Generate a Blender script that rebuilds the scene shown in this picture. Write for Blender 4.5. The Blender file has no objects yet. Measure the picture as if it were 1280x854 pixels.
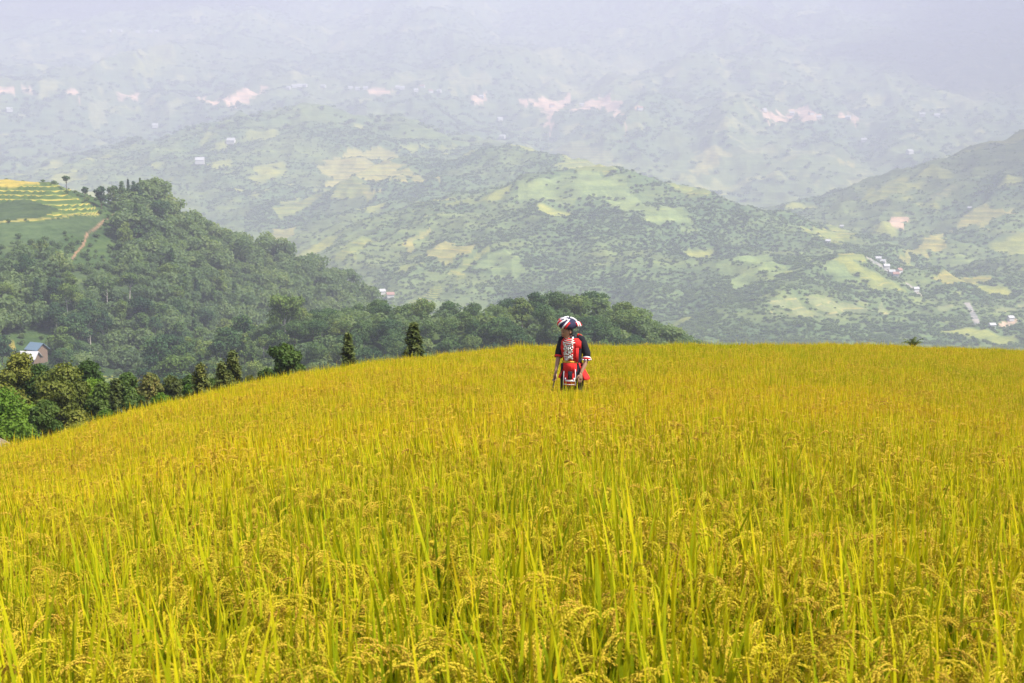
import bpy, bmesh, math, random
import numpy as np
from mathutils import Vector, Matrix, Euler
R = math.radians
rng = np.random.default_rng(11)
random.seed(5)
scene = bpy.context.scene
COL = scene.collection
F32 = np.float32

# ------------------------------------------------------------------ camera
FPX, CX, CY, HORIZON = 1780.0, 640.0, 427.0, 170.0      # photo pixels
PITCH = math.atan((CY - HORIZON) / FPX)
cd = bpy.data.cameras.new('camera')
cd.sensor_width = 36.0
cd.lens = FPX / 1280.0 * 36.0
cd.clip_start, cd.clip_end = 0.1, 60000.0
cam = bpy.data.objects.new('camera', cd)
cam.rotation_euler = (R(90) - PITCH, 0, 0)
COL.objects.link(cam)
scene.camera = cam
cd.dof.use_dof = True
cd.dof.focus_distance = 20.0
cd.dof.aperture_fstop = 16.0
CT, ST = math.cos(PITCH), math.sin(PITCH)

def ray(px, py):
    u, v = (px - CX) / FPX, (CY - py) / FPX
    return np.array([u, CT + ST * v, -ST + CT * v])
def P(px, py, d):
    a = ray(px, py)
    return a * (d / a[1])
def pixel(x, y, z):
    f = y * CT - z * ST
    return CX + FPX * x / f, CY - FPX * (y * ST + z * CT) / f

# ------------------------------------------------------------------ helpers
def tag(o, label=None, cat=None, group=None, kind=None):
    if label: o['label'] = label
    if cat: o['category'] = cat
    if group: o['group'] = group
    if kind: o['kind'] = kind
    return o
def empty(name, loc, rz=0.0):
    o = bpy.data.objects.new(name, None)
    o.location = loc
    o.rotation_euler = (0, 0, rz)
    o.empty_display_size = 0.3
    COL.objects.link(o)
    return o
def np_mesh(name, V, Fq, mats=(), smooth=False, mat_index=None):
    """V (n,3); Fq (m,3|4) int array or list of arrays"""
    me = bpy.data.meshes.new(name)
    V = np.asarray(V, F32)
    groups = Fq if isinstance(Fq, list) else [Fq]
    groups = [np.asarray(g, np.int32) for g in groups if len(g)]
    loops = np.concatenate([g.ravel() for g in groups])
    totals = np.concatenate([np.full(len(g), g.shape[1], np.int32) for g in groups])
    me.vertices.add(len(V)); me.vertices.foreach_set('co', V.ravel())
    me.loops.add(len(loops)); me.loops.foreach_set('vertex_index', loops)
    me.polygons.add(len(totals))
    starts = np.concatenate([[0], np.cumsum(totals)[:-1]]).astype(np.int32)
    me.polygons.foreach_set('loop_start', starts)
    me.polygons.foreach_set('loop_total', totals)
    me.polygons.foreach_set('use_smooth', np.full(len(totals), smooth))
    for m in mats: me.materials.append(m)
    if mat_index is not None: me.polygons.foreach_set('material_index', np.asarray(mat_index, np.int32))
    me.update(calc_edges=True)
    return me
def attr(me, name, typ, data, dom='POINT'):
    a = me.attributes.new(name, typ, dom)
    key = {'FLOAT': 'value', 'INT': 'value', 'FLOAT_VECTOR': 'vector', 'FLOAT_COLOR': 'color'}[typ]
    a.data.foreach_set(key, np.asarray(data).ravel())
def link(name, me, parent=None, loc=None):
    o = bpy.data.objects.new(name, me)
    COL.objects.link(o)
    if parent: o.parent = parent
    if loc is not None: o.location = loc
    return o
class MB:
    """collects shapes into one mesh"""
    def __init__(s): s.V = []; s.F3 = []; s.F4 = []; s.n = 0
    def add(s, V, F):
        V = np.asarray(V, float); F = np.asarray(F, int) + s.n
        (s.F3 if F.shape[1] == 3 else s.F4).append(F)
        s.V.append(V); s.n += len(V)
    def tube(s, pts, rad, seg=10, cap=True, squash=None, up=None):
        """loft of elliptical rings; rad = list of r or (rx, ry)"""
        pts = np.asarray(pts, float); n = len(pts)
        V = []
        ref = np.array(up if up is not None else (0.0, 1.0, 0.0))
        for i in range(n):
            t = pts[min(i + 1, n - 1)] - pts[max(i - 1, 0)]
            t = t / (np.linalg.norm(t) + 1e-9)
            b = ref - t * ref.dot(t)
            if np.linalg.norm(b) < 1e-3: b = np.array([1.0, 0, 0]) - t * t[0]
            b /= np.linalg.norm(b); a = np.cross(b, t)
            rx, ry = rad[i] if isinstance(rad[i], (tuple, list)) else (rad[i], rad[i])
            for k in range(seg):
                q = 2 * math.pi * k / seg
                V.append(pts[i] + a * rx * math.cos(q) + b * ry * math.sin(q))
        F = [(i * seg + k, i * seg + (k + 1) % seg, (i + 1) * seg + (k + 1) % seg, (i + 1) * seg + k)
             for i in range(n - 1) for k in range(seg)]
        if cap:
            V += [pts[0], pts[-1]]
            c0, c1 = n * seg, n * seg + 1
            T = [(c0, (k + 1) % seg, k) for k in range(seg)] + [(c1, (n - 1) * seg + k, (n - 1) * seg + (k + 1) % seg) for k in range(seg)]
            s.F3.append(np.asarray(T, int) + s.n)
        s.F4.append(np.asarray(F, int) + s.n)
        s.V.append(np.asarray(V)); s.n += len(V)
    def box(s, c, h, rot=None):
        c = np.asarray(c, float); h = np.asarray(h, float)
        V = np.array([(x, y, z) for x in (-1, 1) for y in (-1, 1) for z in (-1, 1)], float) * h
        if rot is not None: V = V @ np.array(Euler(rot).to_matrix()).T
        s.add(V + c, [(0, 1, 3, 2), (4, 6, 7, 5), (0, 4, 5, 1), (2, 3, 7, 6), (0, 2, 6, 4), (1, 5, 7, 3)])
    def ball(s, c, r, nu=16, nv=10, fn=None):
        V = []
        for j in range(nv + 1):
            th = math.pi * j / nv
            for i in range(nu):
                ph = 2 * math.pi * i / nu
                V.append((math.sin(th) * math.cos(ph), math.sin(th) * math.sin(ph), math.cos(th)))
        V = np.asarray(V)
        r = np.asarray(r if hasattr(r, '__len__') else (r, r, r), float)
        W = V * r
        if fn is not None: W = fn(V, W)
        F = [(j * nu + i, (j + 1) * nu + i, (j + 1) * nu + (i + 1) % nu, j * nu + (i + 1) % nu) for j in range(nv) for i in range(nu)]
        s.add(W + np.asarray(c, float), F)
    def mesh(s, name, mats, smooth=True):
        groups = []
        if s.F4: groups.append(np.concatenate(s.F4))
        if s.F3: groups.append(np.concatenate(s.F3))
        return np_mesh(name, np.concatenate(s.V), groups, mats if isinstance(mats, (list, tuple)) else [mats], smooth)
    def build(s, name, mats, parent=None, smooth=True, loc=None):
        return link(name, s.mesh(name, mats, smooth), parent, loc)

# ------------------------------------------------------------------ noise
PERM = np.random.default_rng(3).permutation(256).astype(np.int32)
PERM = np.concatenate([PERM, PERM])
GA = np.random.default_rng(4).random(256) * 2 * np.pi
GX, GY = np.cos(GA).astype(F32), np.sin(GA).astype(F32)
def perlin(x, y):
    x = np.asarray(x, F32); y = np.asarray(y, F32)
    xi = np.floor(x); yi = np.floor(y)
    xf = x - xi; yf = y - yi
    xi = xi.astype(np.int32) & 255; yi = yi.astype(np.int32) & 255
    u = xf * xf * xf * (xf * (xf * 6 - 15) + 10); v = yf * yf * yf * (yf * (yf * 6 - 15) + 10)
    def g(ix, iy, dx, dy):
        h = PERM[PERM[ix & 255] + (iy & 255)]
        return GX[h] * dx + GY[h] * dy
    a = g(xi, yi, xf, yf); b = g(xi + 1, yi, xf - 1, yf)
    c = g(xi, yi + 1, xf, yf - 1); d = g(xi + 1, yi + 1, xf - 1, yf - 1)
    return (a + u * (b - a) + v * ((c + u * (d - c)) - (a + u * (b - a)))) * 1.5
def fbm(x, y, oct=4, gain=0.5):
    s = 0; a = 1.0
    for o in range(oct):
        s = s + a * perlin(x * 2 ** o + 17.3 * o, y * 2 ** o - 9.1 * o); a *= gain
    return s
def ridged(x, y, oct=4):
    s = 0; a = 1.0; n = 0
    for o in range(oct):
        s = s + a * (1 - np.abs(perlin(x * 2 ** o + 31.7 * o, y * 2 ** o + 5.9 * o)) * 1.6); n += a; a *= 0.5
    return s / n
def sstep(a, b, x):
    t = np.clip((x - a) / (b - a), 0, 1)
    return t * t * (3 - 2 * t)

# ------------------------------------------------------------------ terrain height
RICE_H = 0.50
SIL = [(-300, 640), (-150, 600), (0, 565), (50, 555), (100, 541), (150, 526), (200, 511), (300, 486), (400, 468), (460, 458), (520, 452), (600, 443),
       (650, 438), (750, 436), (850, 434), (1000, 435), (1130, 436), (1200, 438), (1280, 441), (1500, 450)]
def azel(px, py):
    a = ray(px, py)
    return math.atan2(a[0], a[1]), -a[2] / math.hypot(a[0], a[1])
SAZ = np.array([azel(*p)[0] for p in SIL]); SEL = np.array([azel(*p)[1] for p in SIL])
DCAZ = np.array([azel(p, 430)[0] for p in (-200, 0, 300, 640, 900, 1150, 1280)])
DCD = np.array([22, 24, 30, 36, 39, 46, 54.0])
TD = np.array([0.3, 1.0, 1.5, 2.5, 4, 6, 10, 15, 20.5, 28, 36, 42, 50, 60, 75, 100, 140, 200, 400.0])
TDEP = np.array([2.6, .87, .60, .388, .300, .255, .216, .193, .175, .157, .1480, .1485, .162, .19, .245, .31, .36, .40, .5])
def field_top(r, az):
    dc = np.interp(az, DCAZ, DCD); es = np.interp(az, SAZ, SEL)
    w = 1 + (dc / 36 - 1) * sstep(2.5, 24, r)
    rr = r / w
    dep = np.interp(np.log(np.maximum(rr, .3)), np.log(TD), TDEP)
    dep = dep + (es - .148) * sstep(-6, 22, rr) 
    return -dep * r

SPOT = P(715, 537, 20.6)
RIDGES = []   # (points [(px,py,d)], k, w)
HILL_A = [P(*p) for p in [(-900, 230, 800), (-420, 205, 700), (-150, 215, 630), (0, 232, 590), (60, 233, 590), (110, 250, 580), (140, 262, 580), (185, 254, 600), (230, 270, 620), (270, 298, 640),
                (310, 312, 660), (345, 326, 680), (385, 350, 700), (430, 366, 720), (470, 386, 750), (510, 410, 780), (560, 440, 800), (640, 500, 800)]]
RIDGES.append(([(380, 445, 320), (430, 419, 330), (470, 412, 335), (512, 434, 335), (560, 426, 330), (600, 402, 330), (640, 392, 330), (700, 401, 330),
                (750, 424, 330), (800, 443, 330), (850, 452, 330), (895, 480, 330)], .35, 12))
RIDGES.append(([(690, 226, 1900), (740, 214, 1850), (790, 240, 1800), (830, 268, 1750), (870, 292, 1700), (930, 295, 1600), (1000, 312, 1500),
                (1050, 322, 1450), (1090, 348, 1400), (1150, 375, 1350), (1200, 405, 1300), (1260, 440, 1250)], .27, 30))
RIDGES.append(([(740, 214, 1850), (690, 252, 1750), (640, 302, 1600), (590, 352, 1450), (560, 392, 1350)], .27, 30))
RIDGES.append(([(870, 292, 1700), (840, 342, 1500), (800, 392, 1300)], .3, 25))
RIDGES.append(([(1000, 312, 1500), (985, 350, 1350), (960, 395, 1200)], .3, 25))
RIDGES.append(([(540, 204, 2500), (600, 181, 2500), (640, 186, 2500), (690, 202, 2400), (730, 228, 2300)], .3, 35))
RIDGES.append(([(600, 181, 2500), (540, 242, 2200), (480, 302, 1900), (440, 342, 1700)], .26, 40))
RIDGES.append(([(-200, 200, 3200), (100, 205, 3300), (250, 187, 3300), (330, 152, 3300), (380, 132, 3200), (430, 138, 3200), (500, 162, 3100), (560, 186, 3000)], .26, 40))
RIDGES.append(([(380, 132, 3200), (330, 222, 2700), (290, 292, 2200)], .24, 50))
RIDGES.append(([(100, 205, 3300), (120, 235, 2800), (200, 275, 2300)], .24, 50))
RIDGES.append(([(1010, 292, 2500), (1060, 258, 2500), (1110, 243, 2500), (1160, 228, 2450), (1200, 209, 2400), (1240, 194, 2350), (1280, 177, 2300),
                (1400, 140, 2300), (1600, 110, 2300)], .33, 30))
RIDGES.append(([(1160, 228, 2450), (1120, 275, 2200), (1090, 310, 2050)], .3, 30))
RIDGES.append(([(1330, 250, 2000), (1240, 290, 1850), (1180, 320, 1750)], .25, 30))
RIDGES.append(([(1400, 300, 1600), (1290, 340, 1500), (1250, 380, 1400)], .25, 30))
SEGS = []
for pts, k, w in RIDGES:
    Q = [P(*p) for p in pts]
    for a, b in zip(Q[:-1], Q[1:]): SEGS.append((a, b, k, w))

def smax(a, b, k):
    h = np.clip(0.5 + 0.5 * (a - b) / k, 0, 1)
    return b + (a - b) * h + k * h * (1 - h)
def height(x, y):
    x = np.asarray(x, F32).ravel(); y = np.asarray(y, F32).ravel()
    r = np.hypot(x, y); az = np.arctan2(x, y)
    base = np.interp(y, [-4000, -500, 0, 300, 420, 650, 1000, 1300, 2900, 3000], [-150, -80, -55, -60, -64, -105, -165, -184, -190, -190]).astype(F32)
    base -= 60 * sstep(-110, 10, x) * sstep(340, 430, y) * (1 - sstep(650, 1000, y))
    base += 5 * fbm(x / 160, y / 160, 3) * sstep(300, 1200, r)
    # far mountain: one long slope cut into spurs
    wx = x + 260 * fbm(x / 1500 + 3, y / 1500, 2)
    sp = ridged(wx / 1000 + 2.3, y / 2600 + .7, 4)
    g = np.interp(y, [2700, 3100, 4000, 7600, 8600], [-215, -160, 35, 790, 900]).astype(F32)
    g = g + (sp - .62) * 210 * sstep(2900, 4200, y) + 22 * fbm(x / 260, y / 330, 3) * sstep(2900, 3800, y)
    g = np.where(y > 2300, g, -400)
    z = base
    hill = np.full(len(x), -600, F32)
    for a, b, k, w in SEGS:
        R0 = (max(a[2], b[2]) + 215) / k + 60
        idx = np.nonzero((y > min(a[1], b[1]) - R0) & (y < max(a[1], b[1]) + R0) & (x > min(a[0], b[0]) - R0) & (x < max(a[0], b[0]) + R0))[0]
        if not len(idx): continue
        px, py = x[idx] - F32(a[0]), y[idx] - F32(a[1])
        dx, dy = b[0] - a[0], b[1] - a[1]; L2 = dx * dx + dy * dy
        t = np.clip((px * dx + py * dy) / L2, 0, 1)
        ex, ey = px - t * dx, py - t * dy
        dd = np.sqrt(ex * ex + ey * ey + w * w) - w
        h = a[2] + (b[2] - a[2]) * t - k * dd
        hill[idx] = np.maximum(hill[idx], h)
    # the left hill: a crest followed by bearing, gentle towards the field, steep behind
    q = np.where(y > 50, x / np.maximum(y, 50), 9)
    uA = np.array([p[0] / p[1] for p in HILL_A])
    yc = np.interp(q, uA, [p[1] for p in HILL_A]); zc = np.interp(q, uA, [p[2] for p in HILL_A])
    kf = np.interp(q, [-.36, -.2, -.1, -.05], [.19, .20, .16, .14])
    dy = y - yc
    ha = zc - np.where(dy < 0, -kf * dy, .42 * dy) * np.minimum(1, np.abs(dy) / 30) 
    ha = np.where((y > 120) & (q < .05), ha, -600)
    hill = np.maximum(hill, ha)
    z = smax(z, hill, 22 * sstep(800, 1200, r) + 6)
    z = smax(z, g, 40.0)
    amp = np.interp(y, [150, 450, 900, 1500, 3000], [0, 3.5, 8, 23, 28])
    wl = np.interp(y, [0, 450, 1500, 3000], [70, 90, 190, 300])
    wl = 90.0 * (y < 900) + 200.0 * (y >= 900)
    bl = sstep(800, 1000, y)
    n1 = ridged(x / 90, y / 90, 3) - .62
    n2 = ridged(x / 210 + 4, y / 210, 4) - .62
    z = z + amp * 1.6 * (n1 * (1 - bl) + n2 * bl)
    ft = field_top(r, az) - RICE_H
    ft = ft - .13 * np.exp(-((x - SPOT[0]) ** 2 + (y - SPOT[1]) ** 2) / .5)
    ft = ft + 0.05 * fbm(x / 4, y / 4, 2)
    front = sstep(0, 30, y)
    z = np.where(r < 45, ft, smax(ft, z, 8 * sstep(45, 160, r) + .01))
    return z.astype(F32)

# polar sheet: fine inside the view, coarse behind, out past the far ridge
rows = np.concatenate([np.geomspace(0.35, 60, 150)[:-1], np.geomspace(60, 420, 160)[:-1], np.geomspace(420, 800, 190)[:-1], np.geomspace(800, 3200, 420)[:-1], np.geomspace(3200, 9500, 330)])
azs = np.concatenate([np.linspace(-math.pi, -R(26), 60)[:-1], np.linspace(-R(26), R(26), 1050)[:-1], np.linspace(R(26), math.pi, 60)])
NR, NA = len(rows), len(azs)
RR, AA = np.meshgrid(rows, azs, indexing='ij')
GXY = np.stack([RR * np.sin(AA), RR * np.cos(AA)], -1)
GZ = height(GXY[..., 0], GXY[..., 1]).reshape(NR, NA)
EL = GZ / RR
CUM = np.maximum.accumulate(EL, axis=0)
VIS = EL >= CUM - 0.010

def gi(x, y):
    r = np.hypot(x, y); az = np.arctan2(x, y)
    i = np.clip(np.interp(r, rows, np.arange(NR)), 0, NR - 1.001); j = np.clip(np.interp(az, azs, np.arange(NA)), 0, NA - 1.001)
    return i, j
def gsample(A, x, y):
    i, j = gi(np.asarray(x), np.asarray(y))
    i0 = i.astype(int); j0 = j.astype(int); a = i - i0; b = j - j0
    return A[i0, j0] * (1 - a) * (1 - b) + A[i0 + 1, j0] * a * (1 - b) + A[i0, j0 + 1] * (1 - a) * b + A[i0 + 1, j0 + 1] * a * b
def gz(x, y): return float(gsample(GZ, np.array([x]), np.array([y]))[0])
def hit(px, py, dmin=120.0):
    """where the sight line of a photo pixel meets the land beyond dmin"""
    a = ray(px, py)
    d = np.geomspace(dmin, 9000, 4000)
    x, y, z = a[0] * d / a[1], d, a[2] * d / a[1]
    h = gsample(GZ, x, y)
    k = np.nonzero(h >= z)[0]
    k = k[0] if len(k) else len(d) - 1
    return np.array([x[k], y[k], h[k]])
# ------------------------------------------------------------------ materials
def new_mat(name):
    m = bpy.data.materials.new(name); m.use_nodes = True
    nt = m.node_tree; nt.nodes.clear()
    out = nt.nodes.new('ShaderNodeOutputMaterial')
    return m, nt, out
def nd(nt, typ, **kw):
    n = nt.nodes.new(typ)
    for k, v in kw.items(): setattr(n, k, v)
    return n
def ramp(nt, fac, stops):
    n = nt.nodes.new('ShaderNodeValToRGB')
    e = n.color_ramp.elements
    while len(e) < len(stops): e.new(.5)
    for i, (p, c) in enumerate(stops): e[i].position = p; e[i].color = (*c, 1)
    if fac is not None: nt.links.new(fac, n.inputs[0])
    return n.outputs[0]
def math_(nt, op, a, b=None, clamp=False):
    n = nd(nt, 'ShaderNodeMath', operation=op, use_clamp=clamp)
    for i, v in enumerate((a, b)):
        if v is None: continue
        if isinstance(v, (int, float)): n.inputs[i].default_value = v
        else: nt.links.new(v, n.inputs[i])
    return n.outputs[0]
def mixc(nt, fac, a, b, mode='MIX'):
    n = nd(nt, 'ShaderNodeMix', data_type='RGBA', blend_type=mode)
    for s, v in ((n.inputs[0], fac), (n.inputs[6], a), (n.inputs[7], b)):
        if isinstance(v, (int, float)): s.default_value = v
        elif isinstance(v, tuple): s.default_value = (*v, 1)
        else: nt.links.new(v, s)
    return n.outputs[2]
def noise(nt, scale, detail=3, vec=None, rough=.55):
    n = nd(nt, 'ShaderNodeTexNoise'); n.inputs['Scale'].default_value = scale; n.inputs['Detail'].default_value = detail; n.inputs['Roughness'].default_value = rough
    if vec is not None: nt.links.new(vec, n.inputs['Vector'])
    return n.outputs['Fac']
def attr_n(nt, name, typ='GEOMETRY', out='Fac'):
    n = nd(nt, 'ShaderNodeAttribute', attribute_name=name, attribute_type=typ); return n.outputs[out]
def geo_pos(nt): return nd(nt, 'ShaderNodeNewGeometry').outputs['Position']
def foliage(nt, out, color, trans=.3, rough=.55, spec=.25, tint=(1.25, 1.2, .7)):
    b = nd(nt, 'ShaderNodeBsdfPrincipled'); b.inputs['Roughness'].default_value = rough; b.inputs['Specular IOR Level'].default_value = spec
    nt.links.new(color, b.inputs['Base Color'])
    t = nd(nt, 'ShaderNodeBsdfTranslucent')
    nt.links.new(mixc(nt, 1.0, color, tint, 'MULTIPLY'), t.inputs['Color'])
    mx = nd(nt, 'ShaderNodeMixShader'); mx.inputs[0].default_value = trans
    nt.links.new(b.outputs[0], mx.inputs[1]); nt.links.new(t.outputs[0], mx.inputs[2])
    nt.links.new(mx.outputs[0], out.inputs[0])
def plain(name, color, rough=.8, var=.25, scale=6.0, metal=0.0, spec=.3, bump=0.0):
    m, nt, out = new_mat(name)
    b = nd(nt, 'ShaderNodeBsdfPrincipled'); b.inputs['Roughness'].default_value = rough; b.inputs['Metallic'].default_value = metal
    b.inputs['Specular IOR Level'].default_value = spec
    tc = nd(nt, 'ShaderNodeTexCoord').outputs['Object']
    n = noise(nt, scale, 4, tc)
    c0 = tuple(max(0, v * (1 - var)) for v in color); c1 = tuple(min(1, v * (1 + var)) for v in color)
    nt.links.new(ramp(nt, n, [(.3, c0), (.7, c1)]), b.inputs['Base Color'])
    if bump:
        bn = nd(nt, 'ShaderNodeBump'); bn.inputs['Strength'].default_value = bump; bn.inputs['Distance'].default_value = .02
        nt.links.new(n, bn.inputs['Height']); nt.links.new(bn.outputs[0], b.inputs['Normal'])
    nt.links.new(b.outputs[0], out.inputs[0])
    return m

# ------------------------------------------------------------------ land cover (what grows where on the sheet)
COLS = {'rice': (.40, .34, .10), 'gold': (.36, .29, .065), 'ricegreen': (.24, .26, .06), 'grass': (.17, .225, .075), 'shrub': (.115, .18, .07),
        'earth': (.62, .40, .29), 'pale': (.24, .25, .12), 'sand': (.30, .28, .25), 'dirt': (.24, .15, .09)}
COVER = [
 ('shrub', 400, [(-40, 285), (60, 280), (135, 270), (120, 292), (70, 310), (-40, 312)]),
 ('shrub', 400, [(70, 330), (110, 335), (165, 352), (150, 372), (110, 368), (75, 348)]),
 ('grass', 380, [(158, 255), (175, 254), (182, 268), (165, 268)]),
 ('shrub', 380, [(150, 300), (185, 300), (170, 312), (140, 315)]),
 ('shrub', 380, [(225, 330), (300, 345), (330, 370), (270, 372)]),
 ('shrub', 380, [(175, 375), (215, 372), (205, 392), (170, 395)]),
 ('terrace', 400, [(-60, 233), (50, 230), (75, 234), (100, 245), (132, 262), (128, 269), (60, 279), (-60, 289)]),
 ('shrub', 400, [(-40, 255), (30, 253), (56, 268), (40, 275), (-40, 280)]),
 ('gold', 400, [(-60, 228), (48, 228), (46, 234), (-60, 238)]),
 ('rice', 380, [(-60, 281), (60, 274), (128, 266), (128, 269), (60, 278), (-60, 287)]),
 ('gold', 200, [(-30, 424), (8, 425), (22, 432), (10, 440), (-30, 440)]),
 ('terrace', 200, [(118, 474), (150, 468), (182, 476), (168, 490), (130, 488)]),
 ('ricegreen', 300, [(88, 410), (110, 412), (108, 424), (90, 422)]),
 # centre
 ('rice', 1200, [(395, 206), (425, 199), (470, 206), (507, 217), (497, 229), (460, 227), (400, 217)]),
 ('rice', 1200, [(430, 190), (470, 184), (506, 190), (480, 199), (440, 197)]),
 ('ricegreen', 1200, [(500, 187), (560, 181), (572, 187), (520, 193)]),
 ('rice', 1200, [(508, 216), (550, 221), (556, 229), (513, 229)]),
 ('ricegreen', 1200, [(390, 222), (450, 230), (470, 244), (430, 250), (395, 240)]),
 ('rice', 1200, [(448, 241), (475, 236), (482, 243), (455, 248)]),
 ('rice', 1000, [(530, 317), (560, 304), (590, 307), (585, 319), (545, 323)]),
 ('rice', 1000, [(500, 312), (530, 291), (541, 288), (520, 306), (505, 319)]),
 ('ricegreen', 1000, [(560, 340), (600, 315), (612, 312), (590, 335), (565, 350)]),
 ('terrace', 1000, [(502, 388), (520, 372), (538, 358), (548, 362), (544, 378), (540, 388), (512, 394)]),
 ('rice', 1000, [(335, 300), (360, 285), (372, 287), (350, 304), (336, 306)]),
 ('ricegreen', 1000, [(340, 260), (375, 245), (398, 243), (395, 252), (350, 270)]),
 ('ricegreen', 1000, [(420, 320), (450, 300), (470, 300), (440, 325)]),
 ('grass', 1000, [(650, 240), (700, 218), (745, 214), (775, 232), (740, 244), (690, 252)]),
 ('grass', 1000, [(745, 214), (800, 245), (855, 272), (865, 290), (820, 282), (780, 262)]),
 ('grass', 1000, [(600, 330), (640, 318), (660, 340), (620, 352)]),
 ('grass', 900, [(900, 330), (960, 318), (985, 345), (930, 362)]),
 ('grass', 900, [(1010, 330), (1050, 330), (1080, 350), (1040, 352)]),
 ('ricegreen', 900, [(1075, 342), (1100, 350), (1135, 364), (1128, 367), (1095, 356), (1072, 346)]),
 ('pale', 900, [(950, 396), (1010, 380), (1060, 378), (1120, 384), (1060, 392), (1000, 392)]),
 ('pale', 1500, [(690, 182), (740, 184), (760, 192), (792, 216), (760, 206), (720, 199)]),
 ('ricegreen', 1500, [(700, 196), (750, 204), (770, 214), (720, 212)]),
 ('rice', 1500, [(872, 190), (900, 183), (916, 195), (897, 206), (868, 219), (880, 201)]),
 ('ricegreen', 1500, [(840, 240), (876, 235), (870, 244), (845, 246)]),
 ('pale', 1500, [(920, 180), (960, 182), (970, 190), (930, 192)]),
 # right
 ('ricegreen', 1500, [(1015, 291), (1060, 285), (1066, 292), (1020, 301)]),
 ('rice', 1300, [(1114, 319), (1150, 301), (1182, 290), (1182, 303), (1150, 313), (1120, 324)]),
 ('rice', 1300, [(1190, 281), (1225, 263), (1272, 258), (1266, 270), (1230, 279), (1236, 291), (1200, 287)]),
 ('ricegreen', 1500, [(1085, 231), (1126, 233), (1120, 246), (1090, 249)]),
 ('pale', 1500, [(1160, 248), (1190, 233), (1196, 238), (1170, 248)]),
 ('gold', 1200, [(1164, 346), (1190, 343), (1240, 348), (1236, 354), (1180, 356)]),
 ('pale', 1200, [(1170, 382), (1192, 385), (1186, 393), (1172, 391)]),
 ('pale', 1200, [(1240, 380), (1290, 372), (1290, 384), (1250, 392)]),
 ('ricegreen', 1200, [(1045, 318), (1080, 320), (1090, 332), (1060, 330)]),
 ('earth', 1200, [(1252, 402), (1262, 396), (1270, 402), (1262, 408)]),
 ('earth', 1500, [(1110, 270), (1132, 272), (1128, 281), (1112, 280)]),
 # far slope
 ('earth', 2800, [(262, 121), (290, 118), (320, 113), (319, 119), (290, 128), (270, 127)]),
 ('earth', 2800, [(-5, 116), (10, 109), (15, 117)]), ('earth', 2800, [(26, 115), (36, 110), (41, 118)]), ('earth', 2800, [(82, 115), (95, 112), (94, 118)]),
 ('earth', 2800, [(150, 117), (170, 118), (168, 123), (150, 121)]),
 ('earth', 2800, [(672, 130), (690, 128), (706, 125), (708, 131), (696, 138), (688, 147), (681, 136)]),
 ('earth', 2800, [(719, 136), (735, 129), (749, 130), (748, 136), (725, 139)]),
 ('earth', 2800, [(754, 128), (768, 128), (776, 132), (773, 138), (779, 147), (770, 141)]),
 ('earth', 2800, [(787, 141), (800, 135), (801, 140)]), ('earth', 2800, [(651, 124), (661, 128), (655, 133)]),
 ('earth', 2800, [(949, 136), (962, 141), (975, 145), (985, 140), (993, 143), (978, 151), (965, 151)]),
 ('earth', 2800, [(1002, 138), (1012, 137), (1023, 144), (1015, 151), (1005, 147)]), ('earth', 2800, [(1050, 148), (1067, 146), (1065, 151)]),
 ('earth', 2800, [(592, 120), (606, 119), (604, 126), (594, 126)]), ('earth', 2800, [(466, 113), (486, 112), (482, 118), (468, 118)]),
 ('pale', 2800, [(100, 38), (140, 36), (190, 38), (210, 43), (272, 45), (230, 51), (190, 45), (140, 43)]),
 ('ricegreen', 2800, [(158, 99), (180, 75), (197, 54), (220, 72), (208, 82), (180, 99)]),
 ('pale', 2800, [(62, 62), (120, 64), (115, 73), (70, 73)]), ('ricegreen', 2800, [(136, 133), (178, 131), (177, 138), (140, 139)]),
 ('pale', 2800, [(110, 128), (135, 122), (132, 155), (115, 160)]), ('pale', 2800, [(205, 140), (228, 122), (230, 130), (212, 150)]),
 ('pale', 2800, [(488, 91), (530, 96), (542, 103), (500, 101)]), ('pale', 2800, [(560, 100), (620, 96), (610, 106), (570, 108)]),
 ('pale', 2800, [(700, 79), (780, 72), (832, 78), (800, 85), (720, 83)]), ('pale', 2800, [(900, 118), (935, 116), (942, 124), (915, 123)]),
 ('pale', 2800, [(920, 153), (950, 160), (962, 168), (940, 170)]), ('pale', 2800, [(955, 92), (978, 91), (976, 100), (960, 98)]),
 ('pale', 2800, [(1180, 115), (1215, 112), (1232, 125), (1222, 139), (1190, 126)]), ('pale', 2800, [(1200, 100), (1240, 104), (1230, 112)]),
 ('ricegreen', 2600, [(1195, 174), (1225, 179), (1232, 190), (1200, 186)]), ('ricegreen', 2600, [(1178, 193), (1230, 195), (1226, 202), (1188, 201)]),
 ('pale', 2600, [(985, 186), (1020, 184), (1032, 190), (1000, 194)]), ('rice', 2600, [(1044, 199), (1069, 203), (1066, 209), (1050, 206)]),
 ('pale', 2600, [(1060, 215), (1085, 212), (1095, 220), (1070, 220)]), ('pale', 2600, [(1075, 152), (1100, 150), (1085, 164)]),
]
LINES = [('dirt', 380, .6, [(143, 268), (126, 280), (109, 293), (104, 306), (95, 316), (92, 322)]), ('dirt', 380, .6, [(62, 334), (76, 331), (90, 324)]),
         ('sand', 1300, 5.0, [(1086, 324), (1100, 331), (1112, 340)]), ('sand', 1300, 5.0, [(1136, 356), (1143, 361), (1150, 369)]),
         ('sand', 1100, 4.0, [(1208, 379), (1216, 392), (1221, 405)]), ('sand', 1500, 4.0, [(1112, 340), (1136, 356)])]
STEP = 1.55
X, Y, Z = GXY[..., 0].ravel().astype(F32), GXY[..., 1].ravel().astype(F32), GZ.ravel()
n_big = fbm(X / 520 + 2, Y / 620, 4); n_mid = fbm(X / 130, Y / 130 + 7, 4); n_sm = fbm(X / 45 + 1, Y / 45, 3)
far_w = sstep(2700, 3600, Y)
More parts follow.
